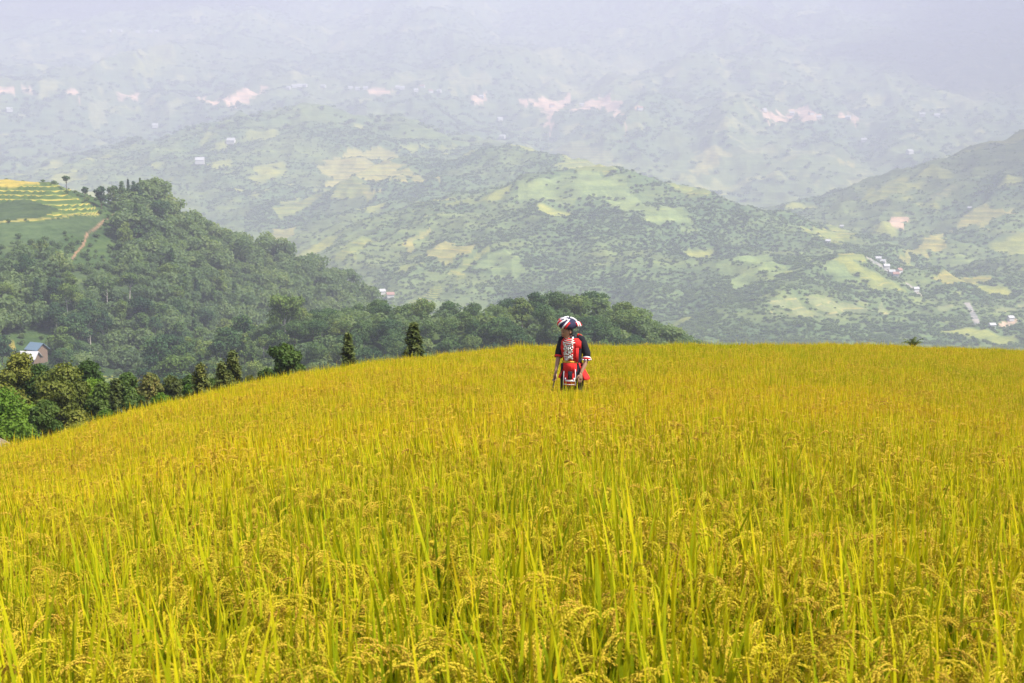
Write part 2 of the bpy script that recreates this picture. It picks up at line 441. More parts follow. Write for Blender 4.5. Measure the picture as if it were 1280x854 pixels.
forest = sstep(-.45, .45, n_big * .55 + n_mid * .7 + n_sm * .25)
forest[(Y < 900)] = (n_mid[Y < 900] * .8 + n_sm[Y < 900] * .3 + .55 > 0)
def C(k): return np.array(COLS[k], F32)
NEARH = (Y < 900)[:, None]
lc = C('shrub') * .8 * forest[:, None] + C('grass') * (0.75 + .25 * n_sm[:, None]) * (1 - forest[:, None])
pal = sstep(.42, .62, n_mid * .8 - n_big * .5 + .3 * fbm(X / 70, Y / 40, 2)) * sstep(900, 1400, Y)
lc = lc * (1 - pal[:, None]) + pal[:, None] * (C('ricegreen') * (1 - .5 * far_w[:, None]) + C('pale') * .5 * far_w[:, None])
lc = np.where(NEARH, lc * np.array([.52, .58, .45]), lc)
terr = np.zeros(len(X), F32); zedk = np.ones(len(X), F32)
wig = 1.0
def inside(poly, x, y):
    c = np.zeros(len(x), bool)
    for (x0, y0), (x1, y1) in zip(poly, np.roll(poly, -1, 0)):
        t = (y0 > y) != (y1 > y)
        with np.errstate(divide='ignore', invalid='ignore'):
            c ^= t & (x < (x1 - x0) * (y - y0) / (y1 - y0) + x0)
    return c
for k, dmin, poly in COVER:
    Q = np.array([hit(px, py, dmin)[:2] for px, py in poly])
    if k == 'earth' and dmin > 2000: Q = Q.mean(0) + (Q - Q.mean(0)) * 1.4
    lo, hi = Q.min(0) - 30, Q.max(0) + 30
    s = np.nonzero((X > lo[0]) & (X < hi[0]) & (Y > lo[1]) & (Y < hi[1]))[0]
    jx = (hi - lo).min() * .10
    m = inside(Q, X[s] + jx * n_sm[s], Y[s] + jx * fbm(X[s] / 30 + 5, Y[s] / 30, 2))
    q = s[m]
    if k == 'terrace': terr[q] = 1; lc[q] = C('ricegreen') * .7
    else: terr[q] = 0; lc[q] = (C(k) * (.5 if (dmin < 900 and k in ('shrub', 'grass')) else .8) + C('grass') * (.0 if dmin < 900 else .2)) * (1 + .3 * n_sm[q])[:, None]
    forest[q] = 0
    if dmin >= 900 and k in ('rice', 'ricegreen', 'pale', 'gold'): terr[q] = .42; zedk[q] = STEP / 6.5
for k, dmin, wd, pts in LINES:
    Q = np.array([hit(px, py, dmin)[:2] for px, py in pts])
    for a, b in zip(Q[:-1], Q[1:]):
        lo, hi = np.minimum(a, b) - wd, np.maximum(a, b) + wd
        s = np.nonzero((X > lo[0]) & (X < hi[0]) & (Y > lo[1]) & (Y < hi[1]))[0]
        d = b - a; t = np.clip(((X[s] - a[0]) * d[0] + (Y[s] - a[1]) * d[1]) / (d @ d), 0, 1)
        q = s[np.hypot(X[s] - a[0] - t * d[0], Y[s] - a[1] - t * d[1]) < wd * .7]
        lc[q] = C(k); forest[q] = 0
RG = np.hypot(X, Y)
local = RG < 62
lc[local] = (.045, .04, .018); forest[local] = 0
lc = np.clip(lc, .01, .8)
# real steps where the slope is terraced
z0 = Z * zedk
fr = Z / STEP - np.floor(Z / STEP)
Z = np.where(terr > .5, (np.floor(Z / STEP) + sstep(.72, 1.0, fr)) * STEP, Z)
GZ2 = Z.reshape(NR, NA)
FOREST = forest.reshape(NR, NA)

def land_mat():
    m, nt, out = new_mat('land')
    pos = geo_pos(nt)
    base = attr_n(nt, 'landcolor', out='Color'); te = attr_n(nt, 'terr'); z0n = attr_n(nt, 'zed')
    n1 = noise(nt, .05, 5, pos, .65); n2 = noise(nt, .35, 4, pos, .6)
    mp = nd(nt, 'ShaderNodeMapping'); mp.inputs['Scale'].default_value = (.012, .012, .22); nt.links.new(pos, mp.inputs[0])
    n3 = noise(nt, 1.0, 5, mp.outputs[0], .7)
    v = math_(nt, 'ADD', math_(nt, 'MULTIPLY', n3, 1.0), math_(nt, 'MULTIPLY', math_(nt, 'ADD', n1, math_(nt, 'ADD', math_(nt, 'MULTIPLY', n2, 1.8), -.4)), .27))
    col = mixc(nt, 1.0, base, ramp(nt, v, [(.5, (.42, .52, .5)), (.75, (1, 1, 1)), (1.0, (1.6, 1.4, 1.15))]), 'MULTIPLY')
    f = math_(nt, 'FRACT', math_(nt, 'MULTIPLY', z0n, 1 / STEP))
    band = ramp(nt, f, [(0, (.42, .33, .06)), (.10, (.36, .30, .07)), (.17, (.17, .21, .05)), (.55, (.13, .18, .05)), (.62, (.06, .10, .03)), (.97, (.075, .12, .035))])
    col = mixc(nt, te, col, mixc(nt, .6, band, mixc(nt, 1.0, band, ramp(nt, n2, [(.3, (.7, .75, .8)), (.7, (1.3, 1.2, 1))]), 'MULTIPLY')))
    b = nd(nt, 'ShaderNodeBsdfPrincipled'); b.inputs['Roughness'].default_value = .95; b.inputs['Specular IOR Level'].default_value = .1
    nt.links.new(col, b.inputs['Base Color'])
    bp = nd(nt, 'ShaderNodeBump'); bp.inputs['Strength'].default_value = .5; bp.inputs['Distance'].default_value = 3.0
    nt.links.new(n1, bp.inputs['Height']); nt.links.new(bp.outputs[0], b.inputs['Normal'])
    nt.links.new(b.outputs[0], out.inputs[0])
    return m
idx = np.arange(NR * NA).reshape(NR, NA)
Fq = np.stack([idx[:-1, :-1], idx[:-1, 1:], idx[1:, 1:], idx[1:, :-1]], -1).reshape(-1, 4)[:, ::-1]
Vt = np.stack([X, Y, Z], -1)
Vt = np.concatenate([Vt, [[0, 0, Z[:NA].mean()]]])
cap_f = np.stack([np.full(NA - 1, NR * NA), idx[0, 1:], idx[0, :-1]], -1)
tm = np_mesh('terrain', Vt, [Fq, cap_f], [land_mat()], True)
attr(tm, 'landcolor', 'FLOAT_COLOR', np.concatenate([np.c_[lc, np.ones(len(lc))], [[.1, .085, .035, 1]]]))
attr(tm, 'terr', 'FLOAT', np.append(terr, 0)); attr(tm, 'zed', 'FLOAT', np.append(z0, 0))
tag(link('terrain', tm), 'steep green hills and valley with terraced fields below hazy mountain', 'terrain', kind='structure')
print('terrain verts', len(Vt), 'z', Z.min(), Z.max())
# ------------------------------------------------------------------ scattering by geometry nodes (only for what nobody could count)
def scatter(name, pts, rot, scl, pick, tint, protos, label, cat):
    coll = bpy.data.collections.new(name + '_kinds')
    for i, me in enumerate(protos):
        o = bpy.data.objects.new('%s_kind_%02d' % (name, i), me); coll.objects.link(o)
    me = bpy.data.meshes.new(name)
    me.vertices.add(len(pts)); me.vertices.foreach_set('co', np.asarray(pts, F32).ravel())
    attr(me, 'rot', 'FLOAT_VECTOR', np.asarray(rot, F32)); attr(me, 'scl', 'FLOAT', np.asarray(scl, F32))
    attr(me, 'pick', 'INT', np.asarray(pick, np.int32)); attr(me, 'tint', 'FLOAT', np.asarray(tint, F32))
    o = link(name, me)
    g = bpy.data.node_groups.new(name, 'GeometryNodeTree')
    g.interface.new_socket('Geometry', in_out='INPUT', socket_type='NodeSocketGeometry')
    g.interface.new_socket('Geometry', in_out='OUTPUT', socket_type='NodeSocketGeometry')
    gin, gout = g.nodes.new('NodeGroupInput'), g.nodes.new('NodeGroupOutput')
    iop = g.nodes.new('GeometryNodeInstanceOnPoints'); ci = g.nodes.new('GeometryNodeCollectionInfo')
    ci.inputs[0].default_value = coll; ci.inputs['Separate Children'].default_value = True; ci.inputs['Reset Children'].default_value = True
    def na(nm, dt):
        n = g.nodes.new('GeometryNodeInputNamedAttribute'); n.data_type = dt; n.inputs[0].default_value = nm; return n.outputs[0]
    L = g.links.new
    L(gin.outputs[0], iop.inputs['Points']); L(ci.outputs[0], iop.inputs['Instance'])
    iop.inputs['Pick Instance'].default_value = True
    L(na('pick', 'INT'), iop.inputs['Instance Index']); L(na('rot', 'FLOAT_VECTOR'), iop.inputs['Rotation']); L(na('scl', 'FLOAT'), iop.inputs['Scale'])
    L(iop.outputs[0], gout.inputs[0])
    md = o.modifiers.new('scatter', 'NODES'); md.node_group = g
    tag(o, label, cat, kind='stuff')
    return o

# ------------------------------------------------------------------ rice
def rice_mat():
    m, nt, out = new_mat('rice_leaf')
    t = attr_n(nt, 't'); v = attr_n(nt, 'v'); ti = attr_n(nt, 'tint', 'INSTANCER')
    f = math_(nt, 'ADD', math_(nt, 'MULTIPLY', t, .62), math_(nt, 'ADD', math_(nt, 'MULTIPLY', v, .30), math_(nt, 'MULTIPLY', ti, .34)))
    c = ramp(nt, f, [(.08, (.012, .04, .003)), (.38, (.075, .16, .005)), (.64, (.31, .35, .006)), (.9, (.55, .47, .008)), (1.0, (.60, .40, .014))])  # green base to yellow tip; base darkened further as painted shade between plants
    foliage(nt, out, c, .30, .55, .07, (1.2, 1.12, .5))
    return m
def grain_mat():
    m, nt, out = new_mat('rice_grain')
    v = attr_n(nt, 'v'); ti = attr_n(nt, 'tint', 'INSTANCER')
    f = math_(nt, 'ADD', math_(nt, 'MULTIPLY', v, .8), math_(nt, 'MULTIPLY', ti, .2))
    c = ramp(nt, f, [(.0, (.43, .38, .018)), (.4, (.60, .46, .030)), (.75, (.56, .35, .045)), (1.0, (.32, .16, .035))])
    foliage(nt, out, c, .2, .6, .06, (1.1, 1.0, .6))
    return m
LEAF, GRAIN = rice_mat(), grain_mat()
OCT = np.array([(0, 0, 1), (1, 0, 0), (0, 1, 0), (-1, 0, 0), (0, -1, 0), (0, 0, -1)], float)
OCF = np.array([(0, 1, 2), (0, 2, 3), (0, 3, 4), (0, 4, 1), (5, 2, 1), (5, 3, 2), (5, 4, 3), (5, 1, 4)])
def frame(d):
    d = d / (np.linalg.norm(d) + 1e-9)
    a = np.cross(d, (0, 0, 1.0)); n = np.linalg.norm(a)
    a = np.array([1.0, 0, 0]) if n < 1e-4 else a / n
    return a, np.cross(a, d), d
def rice_clump(seed, ntil=11, fine=True, leaves=1.0, ll=.25, ph=.46, pp=.85, lw=.009):
    g = np.random.default_rng(seed)
    V, F, T, VV, MI = [], [], [], [], []
    n = 0
    def blade(p, az, lean, L, wd, droop, v, t0, t1, seg=6):
        nonlocal n
        h = np.array([math.cos(az), math.sin(az), 0]); side = np.array([-math.sin(az), math.cos(az), 0])
        tw = g.normal(0, .5); side = side * math.cos(tw) + h * math.sin(tw)
        q = np.array(p, float); th = lean
        for k in range(seg + 1):
            s = k / seg
            ww = wd * (min(1, .55 + 1.6 * s) * (1 - s ** 2.6) + .03)
            V.append(q - side * ww / 2); V.append(q + side * ww / 2)
            T.extend([t0 + (t1 - t0) * s] * 2); VV.extend([v] * 2)
            if k < seg: F.append((n + 2 * k, n + 2 * k + 1, n + 2 * k + 3, n + 2 * k + 2)); MI.append(0)
            q = q + (h * math.sin(th) + np.array([0, 0, math.cos(th)])) * L / seg
            th += droop / seg * (0.4 + 1.2 * s)
        n += 2 * (seg + 1)
    G3 = []
    for i in range(ntil):
        a0 = g.random() * 6.283; rad = .085 * math.sqrt(g.random())
        b = np.array([math.cos(a0) * rad, math.sin(a0) * rad, 0])
        az = a0 + g.normal(0, .7); v = float(np.clip(g.normal(.5, .28), 0, 1))
        # stem
        blade(b + (0, 0, .04), az, .06, .50, .006, .03, v * .6, .1, .35, 3)
        top = b + np.array([math.cos(az) * .05, math.sin(az) * .05, 0])
        # flag leaf, upright and pointed
        if g.random() < .9 * leaves:
            blade(top + (0, 0, .30 + g.random() * .1), az + g.normal(0, .6), abs(g.normal(.10, .09)), ll + .20 * g.random() ** 1.3, lw + .0045 * g.random(), max(0, g.normal(.16, .18)), v, .30, 1.0, 7)
        if g.random() < .7 * leaves:
            blade(top + (0, 0, .22 + g.random() * .1), az + g.normal(0, 1.2), abs(g.normal(.25, .14)), .28 + .15 * g.random(), .008 + .004 * g.random(), abs(g.normal(.4, .4)), v * .8, .15, .9, 6)
        if g.random() < .4:
            blade(b + (0, 0, .1 + g.random() * .1), az + g.normal(0, 1.4), abs(g.normal(.35, .2)), .35 + .1 * g.random(), .011, abs(g.normal(.8, .5)), v * .5, .05, .7, 5)
        # panicle
        if g.random() < pp:
            pa = az + g.normal(0, .8); h = np.array([math.cos(pa), math.sin(pa), 0]); kb = .30 + .24 * g.random()
            gv = float(np.clip(g.normal(.45, .25), 0, 1))
            q = top + np.array([0, 0, ph + .13 * g.random()]); th = .12
            path = [q]
            for k in range(9):
                q = q + (h * math.sin(th) + np.array([0, 0, math.cos(th)])) * .0215; path.append(q); th = min(2.95, th + kb + .05 * g.normal())
            path = np.array(path)
            # stalk
            sdv = np.array([-h[1], h[0], 0]) * .0014
            for k in range(10): V.append(path[k] - sdv); V.append(path[k] + sdv); T.extend([.75] * 2); VV.extend([v] * 2)
            for k in range(9): F.append((n + 2 * k, n + 2 * k + 1, n + 2 * k + 3, n + 2 * k + 2)); MI.append(0)
            n += 20
            # strings of grain that follow the arching stalk
            for st_ in range(9 if fine else 7):
                k0 = 1.2 + 5.8 * st_ / 8; ao = g.random() * 6.283; sp_ = .004 + .009 * g.random()
                for j in range(9 if fine else 5):
                    u_ = k0 + j * (.36 if fine else .62)
                    if u_ > 8.98: break
                    i_ = int(u_); fr_ = u_ - i_
                    c = path[i_] * (1 - fr_) + path[i_ + 1] * fr_; d = path[i_ + 1] - path[i_]
                    A, B, D = frame(d + g.normal(0, .006, 3) + np.array([0, 0, -.006]))
                    o_ = sp_ * (.4 + .12 * j)
                    c = c + (A * math.cos(ao) + B * math.sin(ao)) * o_ + np.array([0, 0, -.0012 * j])
                    s1, s2 = (.0022, .0056) if fine else (.0034, .0095)
                    W = c + (OCT[:, :1] * A + OCT[:, 1:2] * B) * s1 + OCT[:, 2:] * D * s2
                    G3.append((W, gv * .75 + .25 * g.random()))
    F3 = []
    for W, gv in G3:
        F3.append(OCF + n); V.extend(W); T.extend([.5] * 6); VV.extend([gv] * 6); n += 6
    F3 = np.concatenate(F3)
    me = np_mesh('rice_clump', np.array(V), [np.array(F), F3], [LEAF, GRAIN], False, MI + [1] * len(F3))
    attr(me, 't', 'FLOAT', T); attr(me, 'v', 'FLOAT', VV)
    return me
protos = [rice_clump(100 + i, 12, True, (1.12, .85, 1.0)[i % 3], (.35, .29, .32)[i % 3], (.47, .54, .50)[i % 3], (.7, 1, .85)[i % 3], .0105) for i in range(9)] + [rice_clump(300 + i, 12, False, (1.12, .9)[i % 2], (.34, .27)[i % 2], (.47, .54)[i % 2], (.7, .95)[i % 2], .0095) for i in range(8)]
def rice_points():
    sp = .130
    gx, gy = np.meshgrid(np.arange(-44, 44, sp), np.arange(-1, 66, sp))
    x = gx.ravel() + rng.normal(0, .04, gx.size); y = gy.ravel() + rng.normal(0, .045, gx.size)
    r = np.hypot(x, y); az = np.arctan2(x, y)
    dc = np.interp(az, DCAZ, DCD)
    k = (r > .9) & (np.abs(az) < R(27) + .5 / np.maximum(r, .3)) & (r < dc * 1.13 + 1) & (y > .6)
    k &= rng.random(len(x)) < .96
    return x[k], y[k], r[k]
rx, ry, rr = rice_points()
PERSON = SPOT
keep = np.hypot(rx - PERSON[0], ry - PERSON[1]) > .24
rx, ry, rr = rx[keep], ry[keep], rr[keep]
rz = gsample(GZ2, rx, ry)
N = len(rx)
big = fbm(rx / 9 + 3, ry / 9, 3); mid = fbm(rx / 1.4, ry / 1.4 + 4, 2)
pf = np.exp(-((rx - .6) ** 2 / 90 + (ry - 17) ** 2 / 150))  # yellower mid-field: partly the brighter light there, put into the tint
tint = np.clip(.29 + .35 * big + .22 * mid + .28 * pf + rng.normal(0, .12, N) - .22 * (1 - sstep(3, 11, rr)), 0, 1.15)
rot = np.c_[rng.normal(0, .05, N), rng.normal(0, .05, N), rng.random(N) * 6.283]
scl = .73 * np.clip(1.0 + .10 * mid + .06 * big + rng.normal(0, .07, N), .75, 1.3)
pick = np.where(rr + rng.normal(0, 1.5, N) < 9, rng.integers(0, 9, N), rng.integers(9, 17, N))
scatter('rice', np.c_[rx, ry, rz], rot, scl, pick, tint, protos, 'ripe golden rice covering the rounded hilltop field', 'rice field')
print('rice clumps', N)

# ------------------------------------------------------------------ trees
def leaf_mat(name, stops, trans=.25, inst=False):
    m, nt, out = new_mat(name)
    v = attr_n(nt, 'v')
    oi = attr_n(nt, 'tint', 'INSTANCER') if inst else nd(nt, 'ShaderNodeObjectInfo').outputs['Random']
    f = math_(nt, 'ADD', math_(nt, 'MULTIPLY', v, .55), math_(nt, 'MULTIPLY', oi, .5))
    foliage(nt, out, ramp(nt, f, stops), trans, .6, .2, (1.15, 1.2, .6))
    return m
def bark(name, c): return plain(name, c, .9, .35, 3.0, bump=.5)
BARK = bark('bark', (.12, .09, .06)); PALEBARK = bark('pale_bark', (.38, .35, .30))
M_MIX = leaf_mat('hill_leaves', [(.1, (.018, .050, .022)), (.45, (.045, .10, .03)), (.75, (.09, .155, .036)), (1, (.20, .24, .05))])
M_LIGHT = leaf_mat('light_hill_leaves', [(.1, (.06, .11, .02)), (.5, (.13, .20, .035)), (1, (.24, .28, .06))], .3)
M_MOUND = leaf_mat('mound_leaves', [(.1, (.026, .066, .024)), (.45, (.062, .125, .034)), (.75, (.115, .18, .042)), (1, (.21, .25, .05))], .3)
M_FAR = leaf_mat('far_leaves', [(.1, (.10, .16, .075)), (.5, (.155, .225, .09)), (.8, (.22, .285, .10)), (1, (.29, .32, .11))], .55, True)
M_BRIGHT = leaf_mat('bright_leaves', [(.1, (.04, .09, .008)), (.5, (.085, .17, .012)), (.9, (.16, .25, .02))], .35)
M_OLIVE = leaf_mat('olive_leaves', [(.1, (.055, .085, .014)), (.5, (.12, .145, .02)), (.9, (.23, .23, .035))], .3)
M_GREEN = leaf_mat('green_leaves', [(.1, (.03, .06, .012)), (.5, (.06, .11, .018)), (.9, (.12, .17, .03))], .3)
M_RUST = leaf_mat('rust_leaves', [(.1, (.06, .08, .015)), (.5, (.11, .135, .03)), (.8, (.18, .16, .035)), (.97, (.26, .17, .05))], .3)
M_CONE = leaf_mat('needle_leaves', [(.1, (.045, .07, .016)), (.5, (.095, .12, .026)), (.9, (.18, .18, .035))], .15)
def quads(c, nrm, s, g, asp=1.5):
    """leaf sprays: a folded pair of triangles (kite) per point"""
    n = len(c)
    a = g.normal(size=(n, 3)); a -= nrm * (a * nrm).sum(1, keepdims=True); a /= np.linalg.norm(a, axis=1, keepdims=True) + 1e-9
    b = np.cross(nrm, a)
    s = np.asarray(s).reshape(-1, 1)
    V = np.stack([c - a * s * asp * .5, c + b * s * .45 + nrm * s * .12, c + a * s * asp * .5, c - b * s * .45 + nrm * s * .12], 1).reshape(-1, 3)
    return V, np.arange(4 * n).reshape(-1, 4)
def crown_cloud(g, nleaf, size, lobes, shell=.55):
    """leaves through the volume of several uneven lobes; each (cx,cy,cz,rx,ry,rz)"""
    lobes = np.asarray(lobes, float)
    wt = (lobes[:, 3] * lobes[:, 4] * lobes[:, 5]) ** .66; wt /= wt.sum()
    li = g.choice(len(lobes), nleaf, p=wt)
    d = g.normal(size=(nleaf, 3)); d /= np.linalg.norm(d, axis=1, keepdims=True)
    rad = (shell + (1 - shell) * g.random(nleaf)) * (1 + .10 * g.normal(size=nleaf))
    c = lobes[li, :3] + d * rad[:, None] * lobes[li, 3:]
    nr = d * .9 + g.normal(size=(nleaf, 3)) * .55 + np.array([0, 0, .35]); nr /= np.linalg.norm(nr, axis=1, keepdims=True)
    lv = g.random(len(lobes))
    v = np.clip(.55 * lv[li] + .45 * g.random(nleaf), 0, 1)
    V, F = quads(c, nr, size * (.7 + .6 * g.random(nleaf)), g)
    return V, F, np.repeat(v, 4)
def lobes_for(g, n, R_, H, base, spread=.62, flat=.75):
    L = [(0, 0, base + (H - base) * .55, R_ * .6, R_ * .6, (H - base) * .42)]
    for i in range(n):
        a = 6.283 * (i / n) + g.normal(0, .35); q = R_ * spread * (0.55 + .55 * g.random())
        z = base + (H - base) * (.18 + .66 * g.random())
        s = R_ * (.30 + .24 * g.random()) * (1.15 - .45 * (z - base) / (H - base))
        L.append((math.cos(a) * q, math.sin(a) * q, min(z, H - s * flat), s, s, s * flat))
    s = R_ * .42
    L.append((g.normal(0, .1) * R_, g.normal(0, .1) * R_, H - s * flat, s, s, s * flat))
    return L
def trunk_mesh(g, H, base, R_, r0, mat, limbs=4, lobes=None):
    mb = MB()
    bend = g.normal(0, .03 * H, 2)
    top = np.array([bend[0], bend[1], base + (H - base) * .55])
    pts = [np.array([0, 0, -.4]), np.array([0, 0, .15]), top * np.array([.3, .3, .45]), top * np.array([.7, .7, .75]), top]
    mb.tube(pts, [r0 * 1.35, r0 * 1.1, r0 * .8, r0 * .6, r0 * .28], 8)
    for i in range(limbs):
        if lobes is not None and i + 1 < len(lobes): e = np.array(lobes[i + 1][:3])
        else:
            a = 6.283 * i / limbs + g.random(); e = np.array([math.cos(a) * R_ * .6, math.sin(a) * R_ * .6, base + (H - base) * .6])
        st = top * (.45 + .3 * g.random())
        mb.tube([st, (st + e) / 2 + np.array([0, 0, -.06 * H]), e], [r0 * .45, r0 * .3, r0 * .08], 6)
    return mb.mesh('trunk', mat)
def v_mesh(name, V, F, v, mat, smooth=False):
    me = np_mesh(name, V, F, [mat], smooth); attr(me, 'v', 'FLOAT', v); return me
def broadleaf(seed, H, R_, base, nleaf, size, mat, barkm, nl=8, r0=None, shell=.55, limbs=5, flat=.75, spread=.62):
    g = np.random.default_rng(seed)
    L = lobes_for(g, nl, R_, H, base, spread, flat)
    V, F, v = crown_cloud(g, nleaf, size, L, shell)
    return v_mesh('crown', V, F, v, mat), trunk_mesh(g, H, base, R_, r0 or H * .022, barkm, limbs, L)
def conifer(seed, H, R_, base, nleaf, size, mat, barkm, pw=.85):
    g = np.random.default_rng(seed)
    nb = 14 + int(H * 2.2)
    C_, N_, S_, v = [], [], [], []
    per = max(6, nleaf // (nb * 4))
    for i in range(nb):
        z = base + (H - base) * (i / nb) ** .9
        ln = R_ * ((1 - (z - base) / (H - base)) ** pw + .06)
        for j in range(4):
            a = 6.283 * j / 4 + i * 1.1 + g.normal(0, .25); l2 = ln * (.7 + .45 * g.random()); bv = g.random()
            for q in np.sqrt(g.random(per)):
                c = np.array([math.cos(a) * l2 * q, math.sin(a) * l2 * q, z + l2 * (.30 * q - .45 * q * q)]) + g.normal(0, .04 * R_ + .02, 3)
                C_.append(c); N_.append(np.array([math.cos(a) * .35, math.sin(a) * .35, .8]) + g.normal(0, .35, 3)); v.append(.5 * bv + .5 * g.random())
    C_ = np.array(C_); N_ = np.array(N_); N_ /= np.linalg.norm(N_, axis=1, keepdims=True)
    V, F = quads(C_, N_, size * (.6 + .8 * g.random(len(C_))), g, 2.2)
    mb = MB(); mb.tube([(0, 0, -.4), (0, 0, H * .3), (0, 0, H * .97)], [H * .02, H * .014, .012], 7)
    return v_mesh('crown', V, F, np.repeat(v, 4), mat), mb.mesh('trunk', barkm)
def tree(name, meshes, loc, rz, scale, label, group=None, cat='tree'):
    t = empty(name, loc, rz); t.scale = scale if hasattr(scale, '__len__') else (scale,) * 3
    tag(t, label, cat, group)
    link('crown', meshes[0], t)
    if meshes[1] is not None: link('trunk', meshes[1], t)
    return t

# --- trees on the left hill and on the wooded mound: the largest in view stand alone, the others join the far wood
def poisson(x, y, r):
    keep = []; cell = {}
    for i in range(len(x)):
        k = (int(x[i] // r), int(y[i] // r)); ok = True
        for a in (-1, 0, 1):
            for b in (-1, 0, 1):
                for j in cell.get((k[0] + a, k[1] + b), ()):
                    if (x[i] - x[j]) ** 2 + (y[i] - y[j]) ** 2 < r * r: ok = False; break
        if ok: cell.setdefault(k, []).append(i); keep.append(i)
    return np.array(keep)
def fan(n, y0, y1, u0, u1):
    y = np.sqrt(rng.random(n) * (y1 ** 2 - y0 ** 2) + y0 ** 2); u = u0 + (u1 - u0) * rng.random(n)
    return u * y, y
def visible(x, y, h=0.0, eps=.004):
    i, j = gi(x, y); i = i.astype(int); j = j.astype(int)
    r = np.hypot(x, y)
    return (gsample(GZ2, x, y) + h) / r > CUM[i, j] - eps
x, y = fan(60000, 120, 860, -.46, .16)
ok = (gsample(FOREST, x, y) > .42) & (pixel(x, y, gsample(GZ2, x, y))[0] < 862) & visible(x, y, 8)
x, y = x[ok], y[ok]; k = poisson(x, y, 4.0); x, y = x[k], y[k]
z = gsample(GZ2, x, y)
ppx, ppy = pixel(x, y, z)
mound = (y > 255) & (y < 420) & (ppx > 365) & (ppx < 885)
hillA = ~mound
hgt = np.where(mound, (6.9 + 1.3 * np.clip(rng.normal(size=len(x)), -1, 1.2)) * (1 - .45 * sstep(770, 870, ppx)), np.clip(rng.normal(5.7, 2.7, len(x)), 2.0, 12))
low = hillA & (ppx < 150) & (ppy < 335) & (ppx > -400)
CLEAR = [(-5, 66, 420, 447), (114, 184, 464, 492)]           # open ground: yellow paddies, the two houses
for x0, x1, y0, y1 in CLEAR: low |= (ppx > x0) & (ppx < x1) & (ppy > y0) & (ppy - hgt / y * FPX < y1)
hgt = np.where(hillA & (rng.random(len(x)) < .07), rng.uniform(9, 13, len(x)), hgt)
hgt = np.where(low, np.clip(rng.normal(1.6, .6, len(x)), .8, 3), hgt)
inframe = (ppx > -15) & (ppx < 1290)
sizepx = hgt / y * inframe * visible(x, y, hgt * .8, 0)
om = np.argsort(-np.where(mound, sizepx, 0))[:105]; oa = np.argsort(-np.where(hillA, sizepx, 0))[:165]
single = np.zeros(len(x), bool); single[om] = True; single[oa] = True
MV = [broadleaf(40 + i, 10, 3.6 + .5 * (i % 3), 3.0, 2600, .36, M_MOUND, PALEBARK if i % 3 == 0 else BARK, 9, .17, .7) for i in range(6)]
AV = [broadleaf(60 + i, 10, 2.9 + .45 * (i % 4), 3.4 + (i % 2), 1900, .36, M_MIX if i % 3 else M_LIGHT, PALEBARK if i % 2 else BARK, 8, .14, .62) for i in range(6)]
AV += [broadleaf(70 + i, 10, 3.3, 6.0, 1100, .36, M_MIX, PALEBARK, 6, .14, .5) for i in range(2)]
AV += [conifer(80 + i, 10, 1.9, 1.2, 1200, .4, M_MIX, BARK) for i in range(2)] + [broadleaf(86, 10, 1.7, 2.4, 1300, .34, M_MIX, BARK, 7, .13, .6), broadleaf(87, 10, 4.6, 4.8, 2400, .38, M_LIGHT, PALEBARK, 10, .2, .55)]
AV += [broadleaf(84, 10, 2.6, 2.0, 1700, .36, M_LIGHT, BARK, 7, .14, .6)]
first = {}
def stand(kinds, key, i, name, group, label):
    v = int(rng.integers(0, len(kinds))); s = hgt[i] / 10
    tree(name, kinds[v], (x[i], y[i], z[i] - .2), rng.random() * 6.28, (s * rng.uniform(.9, 1.15), s * rng.uniform(.9, 1.15), s), label, group)
for i in np.nonzero(single)[0]:
    if mound[i]: stand(MV, 'm', i, 'broadleaf_tree', 'trees covering the wooded mound', 'dense green tree among many on the round wooded mound behind the rice field')
    else: stand(AV, 'a', i, 'hillside_tree', 'trees covering the left hillside', 'dark green tree among many on the steep forested hillside at left')
rest = ~single
print('near hill trees', len(x), 'single', single.sum())

# far woods
def low_tree(seed, n, size, flat=.8, squash=1.0):
    g = np.random.default_rng(seed)
    L = [(0, 0, .62, .36, .36, .34)] + [(g.normal(0, .26), g.normal(0, .26), .45 + .25 * g.random(), .24, .24, .22 * flat) for _ in range(4)]
    V, F, v = crown_cloud(g, n, size, L, .75)
    V = V * np.array([1, 1, squash])
    return v_mesh('far_tree', V, F, v, M_FAR)
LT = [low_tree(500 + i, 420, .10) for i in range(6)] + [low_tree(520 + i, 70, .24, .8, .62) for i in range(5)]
pts, rots, scs, pk, tn = [], [], [], [], []
def addfar(x, y, z, s, lo, hi):
    n = len(x)
    pts.append(np.c_[x, y, z]); rots.append(np.c_[np.zeros(n), np.zeros(n), rng.random(n) * 6.28]); scs.append(s)
    pk.append(rng.integers(lo, hi, n)); tn.append(np.clip(.42 + .3 * fbm(x / 140, y / 140, 2) + rng.normal(0, .2, n), 0, 1))
addfar(x[rest], y[rest], z[rest] - .3, hgt[rest] * 1.05, 0, 6)
